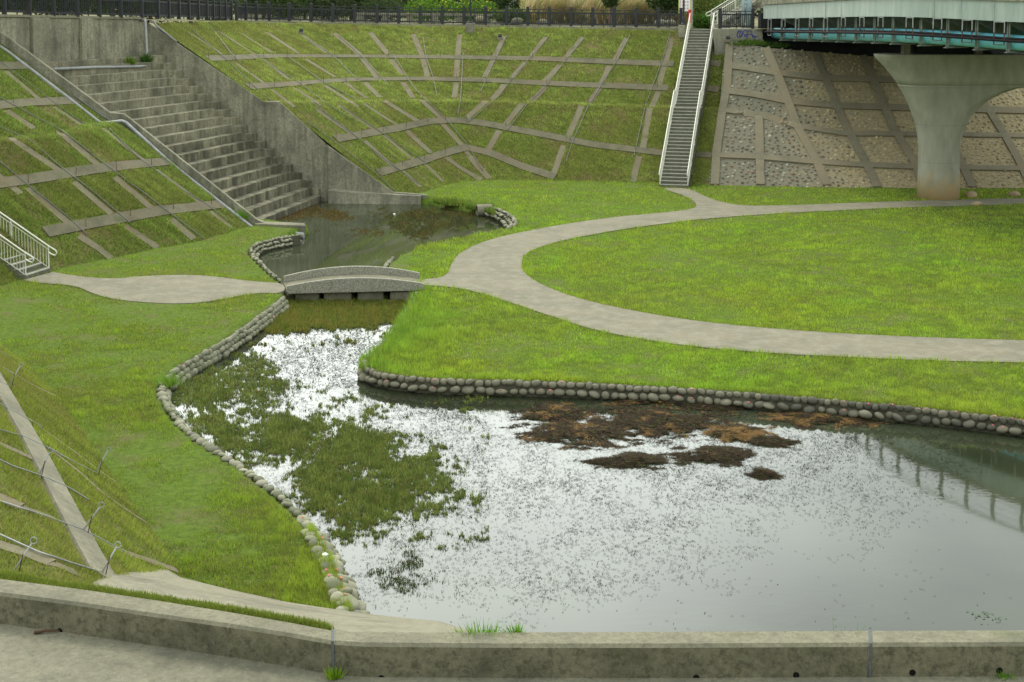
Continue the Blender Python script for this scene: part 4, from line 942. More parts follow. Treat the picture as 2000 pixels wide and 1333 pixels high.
def split_build(rings):
    mb = MB(); mb.loft(rings); o = mb.build('wall_section', M['conc_dark'], pw)
    o.data.materials.append(M['conc_top'])
    for p in o.data.polygons:
        if p.normal.z > .6: p.material_index = 1
for a, b, s0, s1 in ((0, 8, None, .02), (8, 12, .02, .02), (12, 15, .02, None)): split_build(pwseg(a, b, s0, s1))
f3 = [atZ(x, y, ZT) for x, y in fr_px]; b3 = [atZ(x, y, ZT) for x, y in bk_px]
for i in (8, 12):
    mb = MB(); a, b = f3[i], b3[i]; n = (a - b).normalized(); mb.bar(V3(a.x, a.y, ZB - .1) + n * .0, V3(a.x, a.y, ZT - .02) + n * .0, .032, .02, up=V3(0, 1, 0)); mb.bar(a + V3(0, 0, -.004), b + V3(0, 0, -.004), .032, .02); mb.build('joint_filler', M['sealant'], pw)
for px, py in ((117, 1233), (301, 1268), (745, 1325), (1154, 1330), (1360, 1324), (1555, 1319), (1782, 1314), (1952, 1310)):
    d = ray(px, py)
    best = None
    for a, b in zip(f3, f3[1:]):
        # intersect with vertical plane through a,b
        e = b - a; nn = V3(e.y, -e.x, 0).normalized(); t = (a - CAM).dot(nn) / d.dot(nn); q = CAM + d * t; s_ = (q - a).dot(e) / e.dot(e)
        if -.01 <= s_ <= 1.01 and t > 0: best = (q, nn if nn.y < 0 else -nn); break
    if best:
        q, nn = best; mb = MB(); mb.tube([q - nn * .01, q + nn * .006], .036, 16); mb.build('drain_hole', M['hole'], pw)
# yard in front
mb = MB(); ypts = [(x, y - .0) for x, y in fr_px]
fb_ = [atZ(x, y, ZT) + V3(0, .0, ZB - ZT) for x, y in fr_px]
mb.strip(fb_, [V3(p.x * .9 - .3, 6.5, ZB) for p in fb_]); tag(mb.build('yard', M['conc_road']), kind='structure')
mb = MB(); bb = [atZ(x, y, ZT) for x, y in bk_px[:9]]; k_ = [V3(p.x, p.y, 3.22) for p in bb]; k2 = [V3(p.x + .3, p.y + .9, 2.75) for p in bb]; k3 = [V3(p.x + .6, p.y + 2.4, 1.5) for p in bb]
mb.strip(k_, k2); mb.strip(k2, k3); tag(mb.build('verge', M['slope']), kind='structure')
# concrete apron beyond the parapet
random.seed(3)
ap_far = [(176, 1136), (236, 1104), (330, 1113), (352, 1128), (450, 1152), (560, 1176), (692, 1196), (780, 1206), (860, 1214), (925, 1236), (960, 1262)]
zf = [1.15, 1.05, .5, .36, .3, .28, .25, .18, .1, -.1, -.4]
ap_near = [(100, 1172), (180, 1170), (280, 1176), (340, 1184), (450, 1202), (560, 1222), (650, 1240), (740, 1240), (850, 1240), (940, 1242), (980, 1262)]
Lf = [atZ(x, y, z) for (x, y), z in zip(ap_far, zf)]; Ln = [atZ(x, y, 3.05 - .12) for x, y in ap_near]
Lf[0] = atD(176, 1136, 20.5); Lf[1] = atD(238, 1104, 23.2); Lf[2] = atD(328, 1113, 24.6)
mb = MB(); mid = [a.lerp(b, .5) + V3(0, 0, .05) for a, b in zip(Lf, Ln)]; mb.strip(Ln, mid); mb.strip(mid, Lf)
mb.strip(Lf, [p + V3(0, 0, -1.2) for p in Lf]); o = mb.build('concrete_apron', M['conc_lt']); tag(o, 'sloping concrete slab between the foreground parapet and the near end of the pond', 'slab')
ap_b = BVHTree.FromPolygons([Vector(v) for v in mb.v], mb.f)
# ============================================================ anchor rods, cables
rods = [((39, 716), (15, 757)), ((96, 885), (75, 932)), ((210, 882), (185, 927)), ((195, 991), (159, 1040)), ((62, 1062), (22, 1123)), ((227, 1070), (196, 1124))]
rl = ['highest ringed anchor rod on the near slope at the left frame edge', 'ringed anchor rod in the middle of the broad beam on the near slope', 'ringed anchor rod standing at the lawn side of the near slope', 'ringed anchor rod just above the lower crossing of the broad beam', 'ringed anchor rod nearest the parapet at the left', 'ringed anchor rod beside the concrete apron']
for (t_, b_), lb in zip(rods, rl):
    d = ray(*b_).normalized(); h = nea_b.ray_cast(CAM, d, 200)
    if h[0] is None: continue
    p = h[0]; q = atD(t_[0], t_[1], p.y + .1); root = thing('anchor_rod', p, lb, 'anchor rod', 'ringed rods on the near slope')
    mb = MB(); mb.tube([p - (q - p) * .1, q], .012, 8); mb.build('rod', M['galv'], root, smooth=True)
    c = q + (q - p).normalized() * .045; rg = [c + V3(math.cos(a) * .045, 0, math.sin(a) * .045) for a in [k * math.pi / 7 for k in range(15)]]; mb = MB(); mb.tube(rg, .008, 6); mb.build('ring', M['galv'], root, smooth=True)
    m_ = p.lerp(q, .5); mb = MB(); mb.tube([m_ + V3(-.05, -.02, -.25), m_ + V3(.03, -.02, .08)], .008, 5); mb.build('tie_wire', M['rust'], root)
def cable(px, bvh, r_, label, group, m='cable', offz=.06):
    D = drape(px, bvh, offz)
    if len(D) < 3: return
    mb = MB(); mb.tube([p for p, n in D], r_, 6); o = mb.build('cable', M[m], smooth=True); tag(o, label, 'cable', group)
NC = [[(-20, 684), (0, 691), (19, 701)], [(-20, 708), (0, 719), (26, 735)], [(-20, 742), (0, 750), (16, 758)], [(-20, 785), (0, 795), (37, 814), (80, 838)], [(-20, 840), (0, 845), (45, 857), (100, 883), (140, 906), (185, 928)], [(-20, 896), (0, 905), (20, 915), (72, 932), (125, 954), (172, 982)], [(-20, 978), (0, 985), (80, 1012), (159, 1040), (241, 1083)], [(-20, 1042), (0, 1051), (75, 1085), (130, 1104), (196, 1124)]]
for i, c in enumerate(NC): cable(c, nea_b, .013, f'{ORD[i]} grey cable from the top crossing the near slope at the lower left', 'cables on the near slope', 'pipe', .05)
FC = [[(410, 54), (452, 109), (471, 126)], [(513, 119), (589, 168), (640, 208), (700, 242)], [(560, 112), (634, 165), (700, 200)], [(599, 77), (648, 109), (697, 158)], [(663, 72), (709, 114), (761, 172)], [(768, 109), (807, 172), (828, 194), (870, 235), (915, 287), (943, 336)], [(826, 74), (833, 116), (845, 151), (854, 193)], [(905, 105), (900, 193), (894, 228)], [(989, 72), (968, 116), (950, 154), (938, 184)], [(1073, 72), (1040, 109), (998, 158), (975, 189), (912, 242)], [(1143, 74), (1105, 119), (1068, 168), (1034, 200), (989, 258)], [(1231, 70), (1206, 119), (1178, 161), (1150, 207), (1119, 277), (1105, 319)], [(1310, 64), (1297, 109), (1260, 210), (1238, 308)], [(607, 201), (705, 277), (768, 326), (817, 361)], [(665, 210), (744, 261), (828, 319)], [(600, 240), (733, 341), (772, 376)], [(365, 53), (440, 118), (500, 175), (530, 200)]]
for i, c in enumerate(FC): cable(c, far_b, .019, (f'thin cable lying down the far bowl slope, {ORD[i]} in the row' if i < 15 else ('thin cable following the back of the lower cascade wall' if i == 15 else 'thin cable following the back of the upper cascade wall')), 'cables on the far slope', offz=.08)
LC = [[(-20, 112), (0, 123), (105, 203), (158, 242), (196, 249)], [(-20, 182), (0, 194), (122, 259), (190, 312), (270, 372), (340, 425), (398, 470)], [(-20, 240), (0, 252), (53, 273), (123, 333), (175, 372), (254, 438)], [(-20, 305), (0, 319), (54, 364), (133, 427), (170, 462)], [(212, 253), (266, 308), (350, 370), (400, 400), (455, 440)]]
for i, c in enumerate(LC): cable(c, lft_b, .021, f'{ORD[i]} grey cable lying down the left slope beside the cascade', 'cables on the left slope', offz=.07)
# iron stakes at the crossings
def stakes(pts, bvh, what, grp):
    for k, (x, y) in enumerate(pts):
        h = bvh.ray_cast(CAM, ray(x, y).normalized(), 300)
        if h[0] is None: continue
        p = h[0]; mb = MB(); mb.tube([p - V3(0, 0, .1), p + V3(random.uniform(-.04, .04), 0, random.uniform(.3, .5))], .012, 5); o = mb.build('iron_stake', M['rust']); tag(o, f'thin rusty iron stake on the {what}, {ORD[k]} from the left', 'stake', grp)
fg, lg = 'iron stakes on the far bowl slope', 'iron stakes on the left slope'
stakes([(408, 118), (460, 118), (515, 113), (562, 112), (608, 112), (653, 110), (758, 113), (860, 112), (968, 116), (1040, 117), (1105, 120), (1203, 123), (1290, 126)], far_b, 'top band of the far slope', fg)
stakes([(487, 175), (536, 171), (588, 167), (632, 164), (676, 160), (800, 158), (893, 156), (948, 157), (998, 160), (1068, 166), (1180, 170), (1284, 173)], far_b, 'second band of the far slope', fg)
stakes([(1018, 202), (1148, 208), (1258, 210)], far_b, 'grassy step of the far slope', fg)
stakes([(656, 274), (706, 265), (748, 259), (793, 252), (836, 242), (870, 236), (912, 240), (988, 250), (1114, 277), (1240, 295)], far_b, 'third band of the far slope', fg)
stakes([(742, 338), (786, 327), (828, 316), (870, 303), (915, 287)], far_b, 'lowest band of the far slope', fg)
stakes([(26, 203), (116, 198)], lft_b, 'upper band of the left slope', lg); stakes([(52, 262), (134, 255)], lft_b, 'grassy step of the left slope', lg)
stakes([(56, 362), (148, 345), (228, 335), (296, 326)], lft_b, 'middle band of the left slope', lg); stakes([(168, 447), (254, 425), (339, 412), (414, 402)], lft_b, 'lowest band of the left slope', lg)
# small flood lights on the rim slope
for px, py, lb in ((588, 67, 'small floodlight on the far slope above the bands'), (976, 78, 'small floodlight on the far slope below the lamp post'), (1421, 82, 'small floodlight on the revetment corner under the graffiti wall')):
    h = far_b.ray_cast(CAM, ray(px, py).normalized(), 300)
    p = h[0] if h[0] else atD(px, py, 88.2); root = thing('floodlight', p, lb, 'floodlight')
    mb = MB(); mb.box(p + V3(0, 0, .06), V3(1, 0, 0), V3(0, 1, 0), UPV, .16, .13, .1); mb.build('base', M['conc_top'], root, bevel=.02)
    mb = MB(); mb.box(p + V3(.02, -.05, .26), V3(1, 0, 0), V3(0, .9, -.4), V3(0, .4, .9), .12, .07, .09); mb.build('housing', M['black'], root, bevel=.02)
# boulders near the path
def boulder(px, py, sx, sy, sz, label, m='boulder'):
    p = atZ(px, py, 0); me = stone_mesh(int(px)); me.materials.append(M[m]); o = bpy.data.objects.new('boulder', me); C.objects.link(o); o.location = p + V3(0, 0, sz * .5); o.scale = (sx, sy, sz); o.rotation_euler = (.1, .1, px); tag(o, label, 'boulder')
boulder(1896, 386, .42, .3, .22, 'long low tan boulder beside the foot of the pier'); boulder(1981, 384, .4, .28, .2, 'low tan boulder at the right frame edge by the path'); boulder(1907, 402, .28, .2, .15, 'small tan rock on the near edge of the path')
# bench behind the fence
bx0, bx1 = atD(690, 40, 101.5), atD(962, 43, 100.5); bn_ = thing('long_bench', bx0, 'long pale stone bench on the rim path behind the far fence', 'bench')
mb = MB(); mb.bar(bx0 + V3(0, 0, .45), bx1 + V3(0, 0, .45), .5, .16); mb.build('seat', M['conc_top'], bn_, bevel=.02)
for k in range(6):
    c = bx0.lerp(bx1, (k + .3) / 5.6); mb = MB(); mb.box(c + V3(0, 0, .15), V3(1, 0, 0), V3(0, 1, 0), UPV, .22, .2, .22); mb.build('leg', M['conc_lt'], bn_)
for px, py, s_, lb in ((938, 42, .45, 'pale boulder at the right end of the long bench'), (1010, 44, .4, 'pale boulder behind the fence right of the lamp post'), (1060, 46, .35, 'rounded pale boulder in front of the dry corn'), (1290, 48, .4, 'pale boulder behind the fence near the stair head'), (1310, 48, .35, 'smaller pale boulder behind the fence near the stair head')):
    p = atD(px, py, 99 - (px - 900) / 75); me = stone_mesh(int(px)); me.materials.append(M['conc_top']); o = bpy.data.objects.new('boulder', me); C.objects.link(o); o.location = p + V3(0, 0, .1); o.scale = (s_ * 1.1, s_ * .7, s_ * .6); tag(o, lb, 'boulder')
# little house far behind the corn
hp = atD(1000, 30, 135); hs = thing('farm_shed', hp, 'small white shed behind the rim vegetation', 'shed')
mb = MB(); mb.box(hp + V3(0, 0, 1.4), V3(1, 0, 0), V3(0, 1, 0), UPV, 3.0, 2.2, 1.6); mb.build('wall', M['white'], hs)
mb = MB(); mb.add([hp + V3(-3.3, -2.6, 3.0), hp + V3(3.3, -2.6, 3.0), hp + V3(3.3, 0, 4.0), hp + V3(-3.3, 0, 4.0), hp + V3(-3.3, 2.6, 3.0), hp + V3(3.3, 2.6, 3.0)], [(0, 1, 2, 3), (3, 2, 5, 4)]); mb.build('roof', M['galv'], hs, fix=False)
mb = MB(); mb.box(hp + V3(-1, -2.22, .9), V3(1, 0, 0), V3(0, 1, 0), UPV, .45, .03, 1.0); mb.build('door', M['teal_dk'], hs)
mb = MB(); mb.box(hp + V3(1.2, -2.22, 1.6), V3(1, 0, 0), V3(0, 1, 0), UPV, .6, .03, .45); mb.build('window', M['dark'], hs)
# ============================================================ vegetation
def hsv_var(base, n, v=.25, y=.15, seed=0):
    r_ = np.random.default_rng(seed); c = np.array(base)[None, :] * (1 + v * (r_.random((n, 1)) * 2 - 1)); c[:, 0] *= 1 + y * (r_.random(n) * 2 - 1); return c
def blades(P, nrm, h, wd, col, lean=.45, seed=0, grav=0.0):
    """one triangle per blade"""
    r_ = np.random.default_rng(seed); n = len(P); a = r_.random(n) * 2 * math.pi; u = np.stack([np.cos(a), np.sin(a), np.zeros(n)], -1)
    b = r_.random(n) * 2 * math.pi; le = r_.random(n) * lean; d = nrm + np.stack([np.cos(b) * le, np.sin(b) * le, np.zeros(n)], -1); d[:, 2] -= grav
    d /= np.linalg.norm(d, axis=1)[:, None]
    V = np.empty((n, 3, 3)); V[:, 0] = P - u * (wd / 2)[:, None]; V[:, 1] = P + u * (wd / 2)[:, None]; V[:, 2] = P + d * h[:, None]; return V
UPN = np.array([0, 0, 1.0])
toe_px = [(770, 383), (822, 376), (872, 361), (930, 353), (1010, 352), (1284, 357), (1340, 366), (1386, 364), (1622, 368), (1872, 370), (2190, 370), (2830, 372)]
toe_l = [(503, 440), (396, 470), (308, 485), (215, 506), (120, 524), (102, 532), (50, 546), (20, 552), (-90, 600), (-70, 655), (20, 690), (75, 734), (118, 780), (172, 855), (236, 950), (297, 1035), (352, 1120), (450, 1155), (560, 1180), (692, 1200)]
LAWN = [tuple(atZ(x, y).xy) for x, y in toe_px + [(2830, 1100), (700, 1300)] + toe_l[::-1] + [(510, 425), (620, 370)]]
# candidates uniform in the view so that near and far ground are covered alike
def view_pts(n, x0, x1, y0, y1, z=0.0, seed=0):
    r_ = np.random.default_rng(seed); px = r_.uniform(x0, x1, n); py = r_.uniform(y0, y1, n); X, Y = npZ(px, py, z); return X, Y
X, Y = view_pts(2000000, -300, 2620, 345, 1240, 0, 21)
m = inpoly(X, Y, LAWN) & ~inpoly(X, Y, POND); X, Y = X[m], Y[m]
m = inpoly(X, Y, PATH_A) | inpoly(X, Y, PATH_B); dp_ = np.minimum(sdist(X, Y, PATH_A), sdist(X, Y, PATH_B)); m = ~m | (dp_ < .14 * (fbm(X, Y, .5, 6) - .35)); X, Y = X[m], Y[m]
g1 = fbm(X, Y, 2.6, 2); g2 = fbm(X, Y, .7, 9); g3 = fbm(X, Y, 6.0, 4); g6 = fbm(X, Y, 1.1, 41)
left = X < (Y * 0 - 4.0) ; east = ~left
bare = np.where(left, .61, .38); keepm = ((g1 * .6 + g2 * .4 + rng.random(len(X)) * .25) > bare) & (rng.random(len(X)) < np.where(g6 > .66, .35, 1))
dpath = np.minimum(sdist(X, Y, PATH_A), sdist(X, Y, PATH_B)); dpond = sdist(X, Y, POND)
X, Y, g1, g2, g3, left, dpath, dpond = [q[keepm] for q in (X, Y, g1, g2, g3, left, dpath, dpond)]
n = len(X); dist = np.hypot(X, Y)
tall = np.exp(-((X - atZ(790, 640).x) ** 2 / 2.2 + (Y - atZ(790, 640).y) ** 2 / 9.0))       # tall tuft east of the footbridge
h = (.045 + .05 * rng.random(n) + .04 * g1) * (1 + 1.6 * tall) * np.where(dpath < .15, 1.5, 1) * np.where((dpond < .3) & ~left, 1.5, 1); h *= np.where(left, .8, 1); g7 = fbm(X, Y, .26, 51)[:]; h *= (.6 + .9 * g2) * (.45 + 1.1 * g7)
wd = .010 + dist * .00032
gr = np.stack([.255 + .10 * g1 + .06 * (g3 - .5), .365 + .07 * g2, .016 + 0 * g1], -1) * .95
yel = np.clip((g3 - .45) * 2.2, 0, 1)[:, None]; gr = gr * (1 - .55 * yel) + np.array([.285, .345, .03]) * .88 * (.55 * yel)
gr[left] *= np.array([.86, .84, 1.0]); gr *= (.55 + .6 * rng.random(n) + .5 * (g2 - .3) + .75 * (g7 - .48))[:, None].clip(.18, 2); gr[:, 2] += .02; gr *= np.array([.98, 1.03, 1.2])
gr = gr * (1 - .4 * tall[:, None]) + np.array([.2, .40, .04]) * (.4 * tall)[:, None]
h = np.where(left & (dpond < .22), .004, h)
dry = rng.random(n) < np.where(left, .13, .05); gr[dry] = np.array([.30, .25, .11]) * (.6 + .6 * rng.random((dry.sum(), 1)))
P = np.stack([X, Y, np.full(n, -.01)], -1)
o = tris('lawn_grass', blades(P, np.tile(UPN, (n, 1)), h, wd, None, .8, 3), gr, M['blade']); tag(o, 'short bright green turf covering the flat basin floor', 'grass', kind='stuff')
# slopes
def slope_grass(name, V_, F_, N_, seed, label, wfun=None, base=(.30, .37, .085), hh=.09, bare=.44, hang=.15):
    P, nn = sample_faces(V_, F_, N_, seed, wfun); m = beam_free(P); P, nn = P[m], nn[m]
    g4 = fbm(P[:, 0] + P[:, 2], P[:, 1], .38, seed + 7); g1 = fbm(P[:, 0], P[:, 1], 1.5, seed) * .7 + g4 * .3; g2 = fbm(P[:, 0], P[:, 1], 4.0, seed + 3); r_ = np.random.default_rng(seed)
    k = (g1 * .7 + g2 * .3 + .28 * r_.random(len(P))) > bare; P, nn, g1, g2 = P[k], nn[k], g1[k], g2[k]; n = len(P); dist = np.linalg.norm(P - np.array([0, 0, HC]), axis=1)
    g4 = g4[k]; h = hh * (.5 + r_.random(n)) * (.3 + 1.5 * g4); wd = .012 + dist * .00034
    c = np.array(base)[None] * (.5 + .75 * r_.random((n, 1)) + 1.1 * (g4[:, None] - .46)).clip(.2, 2); c = c * (1 - .5 * (g2 > .52)[:, None] * .6) + np.array([.27, .25, .07])[None] * ((g2 > .52) * .3)[:, None]
    dry = r_.random(n) < .14; c[dry] = np.array([.32, .25, .12]) * (.6 + .6 * r_.random((dry.sum(), 1)))
    nn2 = nn * .7 + np.array([0, 0, .3]); nn2[:, 2] -= hang
    o = tris(name, blades(P - nn * .01, nn2, h, wd, None, .8, seed), c, M['blade']); tag(o, label, 'grass', kind='stuff')
slope_grass('slope_grass', far_V, far_F, 420000, 31, 'rough grass in the panels of the far bowl slope', hh=.10, bare=.50)
slope_grass('slope_grass', lft_V, lft_F, 230000, 32, 'patchy grass in the panels of the left slope', lambda c: (c[:, 1] > 48) * (c[:, 0] > -26) + .02, base=(.24, .325, .065), hh=.12, bare=.545)
slope_grass('slope_grass', nea_V, nea_F, 260000, 33, 'mossy grass on the near slope in the lower left', lambda c: 1.0 * (c[:, 1] < 44) * (c[:, 1] > 15) * (c[:, 0] > -19) + .005, base=(.25, .31, .045), hh=.075, bare=.50, hang=.1)
# verge of grass behind the parapet
def verge(name, px_line, width, N_, hh, label, z=None, col=(.17, .27, .025), seed=1):
    r_ = np.random.default_rng(seed); L_ = [atZ(x, y, z) for x, y in px_line]; seg = r_.integers(0, len(L_) - 1, N_); t = r_.random(N_)
    A = np.array([tuple(p) for p in L_]); P = A[seg] * (1 - t)[:, None] + A[seg + 1] * t[:, None]; P[:, :2] += r_.normal(0, width, (N_, 2)); P[:, 2] -= .03
    h = hh * (.4 + .9 * r_.random(N_)) * (.5 + fbm(P[:, 0], P[:, 1], .5, seed)); c = np.array(col)[None] * (.6 + .8 * r_.random((N_, 1)))
    o = tris(name, blades(P, np.tile(UPN, (N_, 1)), h, np.full(N_, .012), None, .7, seed), c, M['blade']); return tag(o, label, 'grass', kind='stuff')
verge('verge_grass', [(0, 1118), (120, 1142), (200, 1154), (300, 1169), (380, 1181), (450, 1193)], .05, 24000, .055, 'strip of grass growing behind the parapet at the left', z=3.25, col=(.2, .25, .04))
verge('verge_grass', [(450, 1192), (560, 1210), (640, 1227)], .035, 6000, .07, 'thin line of grass behind the parapet near its bend', z=3.3, seed=2, col=(.2, .25, .04))
def tuft(px, py, z, n_, r0, hh, label, col=(.14, .30, .02), w_=.012, seed=1, name='weed_tuft', D=None):
    r_ = np.random.default_rng(seed); c0 = atZ(px, py, z) if D is None else atD(px, py, D); P = np.array(tuple(c0))[None] + np.stack([r_.normal(0, r0, n_), r_.normal(0, r0 * .6, n_), np.full(n_, -.02)], -1)
    d = P - np.array(tuple(c0)); nn = np.tile(UPN, (n_, 1)) + d * np.array([1, 1, 0]) * (1.2 / max(r0, .01) * .3)
    h = hh * (.35 + .75 * r_.random(n_)); c = np.array(col)[None] * (.6 + .8 * r_.random((n_, 1)))
    o = tris(name, blades(P, nn, h, np.full(n_, w_), None, .5, seed), c, M['blade']); tag(o, label, 'plant')
tuft(940, 1241, 3.36, 260, .14, .16, 'bright tuft of weeds behind the parapet below the pond', seed=2); tuft(1006, 1240, 3.36, 90, .035, .17, 'small upright weed standing behind the parapet', seed=3, w_=.02)
tuft(652, 1322, 3.05, 110, .03, .14, 'small leafy weed at the foot of the parapet joint', seed=4, w_=.022, col=(.2, .33, .02)); tuft(1655, 1238, 3.36, 12, .1, .2, 'few thin grass stems behind the parapet near the right joint', seed=5); tuft(1960, 1322, 3.03, 90, .05, .1, 'weed growing from a drain hole at the right end of the parapet', seed=6)
tuft(256, 125, 7.0, 160, .10, .5, 'leafy weed on the ledge at the foot of the head wall', seed=7, w_=.05, D=73.3, col=(.12, .2, .02)); tuft(286, 122, 7.0, 160, .08, .6, 'dark weed in the corner beside the corner pipe', seed=8, w_=.06, D=74.6, col=(.06, .14, .02))
tuft(1464, 88, 0, 1100, .42, .42, 'mat of green weeds below the graffiti wall', seed=9, w_=.06, D=88.0, col=(.10, .17, .03)); tuft(470, 428, 0, 220, .15, .55, 'tuft of grass beside the foot of the left cascade wall', seed=10, w_=.03, D=64.3)
tuft(328, 752, 0, 300, .16, .5, 'tuft of tall grass at the bend of the pond edge stones', seed=11, w_=.014, col=(.2, .34, .04)); tuft(1520, 92, 0, 260, .35, .35, 'trailing weeds at the top corner of the cobbled slope', seed=12, w_=.06, D=87.6, col=(.06, .13, .02))
# tall fringe where the upper pond meets the lawn
X, Y = view_pts(60000, 730, 965, 392, 416, 0, 5); P = np.stack([X, Y, np.full(len(X), -.12)], -1); dd = sdist(X, Y, POND); m = (dd < .55) & (fbm(X, Y, .9, 4) + .3 * rng.random(len(X)) > .6); P = P[m]; n = len(P)
o = tris('bank_grass', blades(P, np.tile(UPN, (n, 1)), .12 + .26 * rng.random(n), np.full(n, .035), None, 1.0, 6), hsv_var((.16, .23, .04), n, .55, .3, 3), M['blade']); tag(o, 'tall rank grass fringing the far side of the upper pond', 'grass', kind='stuff')
X, Y = view_pts(26000, 700, 840, 560, 720, 0, 6); dd = sdist(X, Y, POND); m = (dd < .5) & (X > atZ(700, 700).x) & (fbm(X, Y, .5, 4) + .4 * rng.random(len(X)) > .55); X, Y = X[m], Y[m]; m = ~((inpoly(X, Y, POND)) & (sdist(X, Y, POND) > .2)); X, Y = X[m], Y[m]; n = len(X)
o = tris('bank_grass', blades(np.stack([X, Y, np.full(n, -.06)], -1), np.tile(UPN, (n, 1)), .1 + .25 * rng.random(n), np.full(n, .018), None, 1.0, 7), hsv_var((.21, .34, .04), n, .5, .3, 4), M['blade']); tag(o, 'tall fresh grass hanging over the pond edge below the footbridge', 'grass', kind='stuff')
# aquatic plant mats
def pxnoise(x, y, s, seed): return fbm(x, y * 1.9, s, seed)
def mat_plants(name, poly, N_, label, c1, c2, hh, thr=.42, seed=1, soft=60, w_=.011, brown=.12):
    r_ = np.random.default_rng(seed); xs = [p[0] for p in poly]; ys = [p[1] for p in poly]; px = r_.uniform(min(xs) - 50, max(xs) + 50, N_); py = r_.uniform(min(ys) - 30, max(ys) + 30, N_)
    ins = inpoly(px, py, poly); d = sdist(px, py * 1.0, poly); sd_ = np.where(ins, d, -d); dens = np.clip(.5 + sd_ / soft, 0, 1) + (pxnoise(px, py, 46, seed) - .5) * 1.5 + (pxnoise(px, py, 10, seed + 5) - .5) * 1.5 + (pxnoise(px, py, 3.5, seed + 8) - .5) * .9
    k = dens + (r_.random(N_) - .5) * .25 > thr + .12; px, py, dens = px[k], py[k], dens[k]; X, Y = npZ(px, py, ZW); m = inpoly(X, Y, POND); X, Y, px, py, dens = X[m], Y[m], px[m], py[m], dens[m]; n = len(X)
    g = np.clip(pxnoise(px, py, 16, seed + 2) * 1.6 - .3, 0, 1)[:, None]; col = np.array(c1)[None] * (1 - g) + np.array(c2)[None] * g; col = col * (.45 + .95 * r_.random((n, 1))); b = r_.random(n) < brown; col[b] = np.array([.13, .07, .03]) * (.5 + r_.random((b.sum(), 1)))
    h = hh * (.3 + .9 * r_.random(n)) * np.clip(.4 + dens * .5, .3, 1.1); P = np.stack([X, Y, np.full(n, ZW - .01)], -1)
    o = tris(name, blades(P, np.tile(UPN, (n, 1)), h, np.full(n, w_) + np.hypot(X, Y) * .0002, None, 1.1, seed), col, M['blade']); tag(o, label, 'water plants', kind='stuff')
mat_plants('water_plants', [(333, 745), (400, 716), (470, 692), (530, 690), (565, 715), (560, 745), (500, 765), (455, 788), (480, 815), (540, 800), (600, 818), (660, 835), (720, 820), (760, 850), (760, 885), (800, 870), (860, 895), (905, 915), (890, 950), (850, 985), (790, 1010), (740, 1040), (680, 1045), (630, 1020), (590, 985), (545, 955), (600, 905), (560, 890), (480, 908), (420, 875), (350, 815)], 430000, 'low mats of green aquatic plants along the left side of the big pond', (.12, .18, .035), (.25, .31, .07), .12, soft=60, seed=4, brown=.16)
mat_plants('water_plants', [(530, 645), (548, 588), (640, 584), (812, 584), (806, 615), (775, 626), (700, 636), (640, 643), (560, 648)], 170000, 'olive reed like growth filling the channel below the footbridge', (.16, .21, .035), (.25, .24, .05), .17, thr=.25, soft=14, seed=5, brown=.08)
mat_plants('water_plants', [(522, 416), (580, 404), (640, 405), (700, 420), (690, 428), (600, 432), (530, 432)], 26000, 'brownish plants floating at the foot of the cascade', (.13, .12, .03), (.17, .10, .03), .10, soft=12, seed=6, w_=.03)
mat_plants('water_plants', [(800, 408), (880, 408), (930, 412), (985, 430), (930, 432), (930, 445), (870, 450), (830, 462), (780, 460), (765, 430)], 60000, 'dark olive plants floating in the right half of the upper pond', (.07, .085, .03), (.13, .12, .03), .09, soft=22, seed=7, w_=.03)
mat_plants('water_plants', [(735, 1110), (790, 1085), (840, 1115), (860, 1145), (800, 1160), (745, 1145)], 16000, 'sparse dark plants near the lower left end of the pond', (.05, .075, .02), (.09, .12, .03), .08, thr=.6, soft=45, seed=8)
mat_plants('water_plants', [(800, 762), (900, 772), (1050, 780), (1040, 800), (950, 790), (860, 785)], 16000, 'scattered plants in front of the stone edging', (.05, .06, .02), (.12, .14, .03), .08, thr=.55, soft=30, seed=9)
# floating bits of dead stem
r_ = np.random.default_rng(77); N_ = 620000; px = r_.uniform(430, 2005, N_); py = r_.uniform(630, 1236, N_)
g = fbm(px, py * 2.2, 60, 12); g5 = fbm(px, py * 2.0, 14, 15)
lim = 1195 - (px - 1200) * .26; lim = np.where(px < 1200, 1225, lim) + (fbm(px, py * 2, 120, 3) - .5) * 130     # clean water to the lower right
w_ = np.clip((lim - py) / 150, .015, 1) * (.25 + .9 * np.clip((g - .3) * 2, 0, 1)) * (.4 + 1.1 * g5)
w_ *= np.where(px > 1680, np.clip(1.1 - (px - 1680) / 260, .06, 1), 1); w_ *= np.clip(.20 + (1000 - py) / 500, .20, .75)
w_ = np.where((py < 760), np.clip(w_ * 1.7, 0, 1), w_)
k = r_.random(N_) < w_ * .75 * np.where(g5 > .45, 1.1, .7); px, py = px[k], py[k]; X, Y = npZ(px, py, ZW); m = inpoly(X, Y, POND); X, Y = X[m], Y[m]; n = len(X); a = r_.normal(0, .7, n); l = r_.uniform(.02, .065, n) * (.8 + np.hypot(X, Y) / 60); d = np.stack([np.cos(a), np.sin(a), np.zeros(n)], -1); u = np.stack([-np.sin(a), np.cos(a), np.zeros(n)], -1)
P = np.stack([X, Y, np.full(n, ZW + .006)], -1); wv_ = (.004 + np.hypot(X, Y) * .00015)[:, None]
bend = (P + d * l[:, None] * .5 + u * (l * r_.normal(0, .25, n))[:, None])
T1 = np.stack([P - u * wv_, P + u * wv_, bend + np.array([0, 0, .012])], 1); T2 = np.stack([bend - u * wv_ + [0, 0, .012], P + d * l[:, None], bend + u * wv_ + [0, 0, .012]], 1)
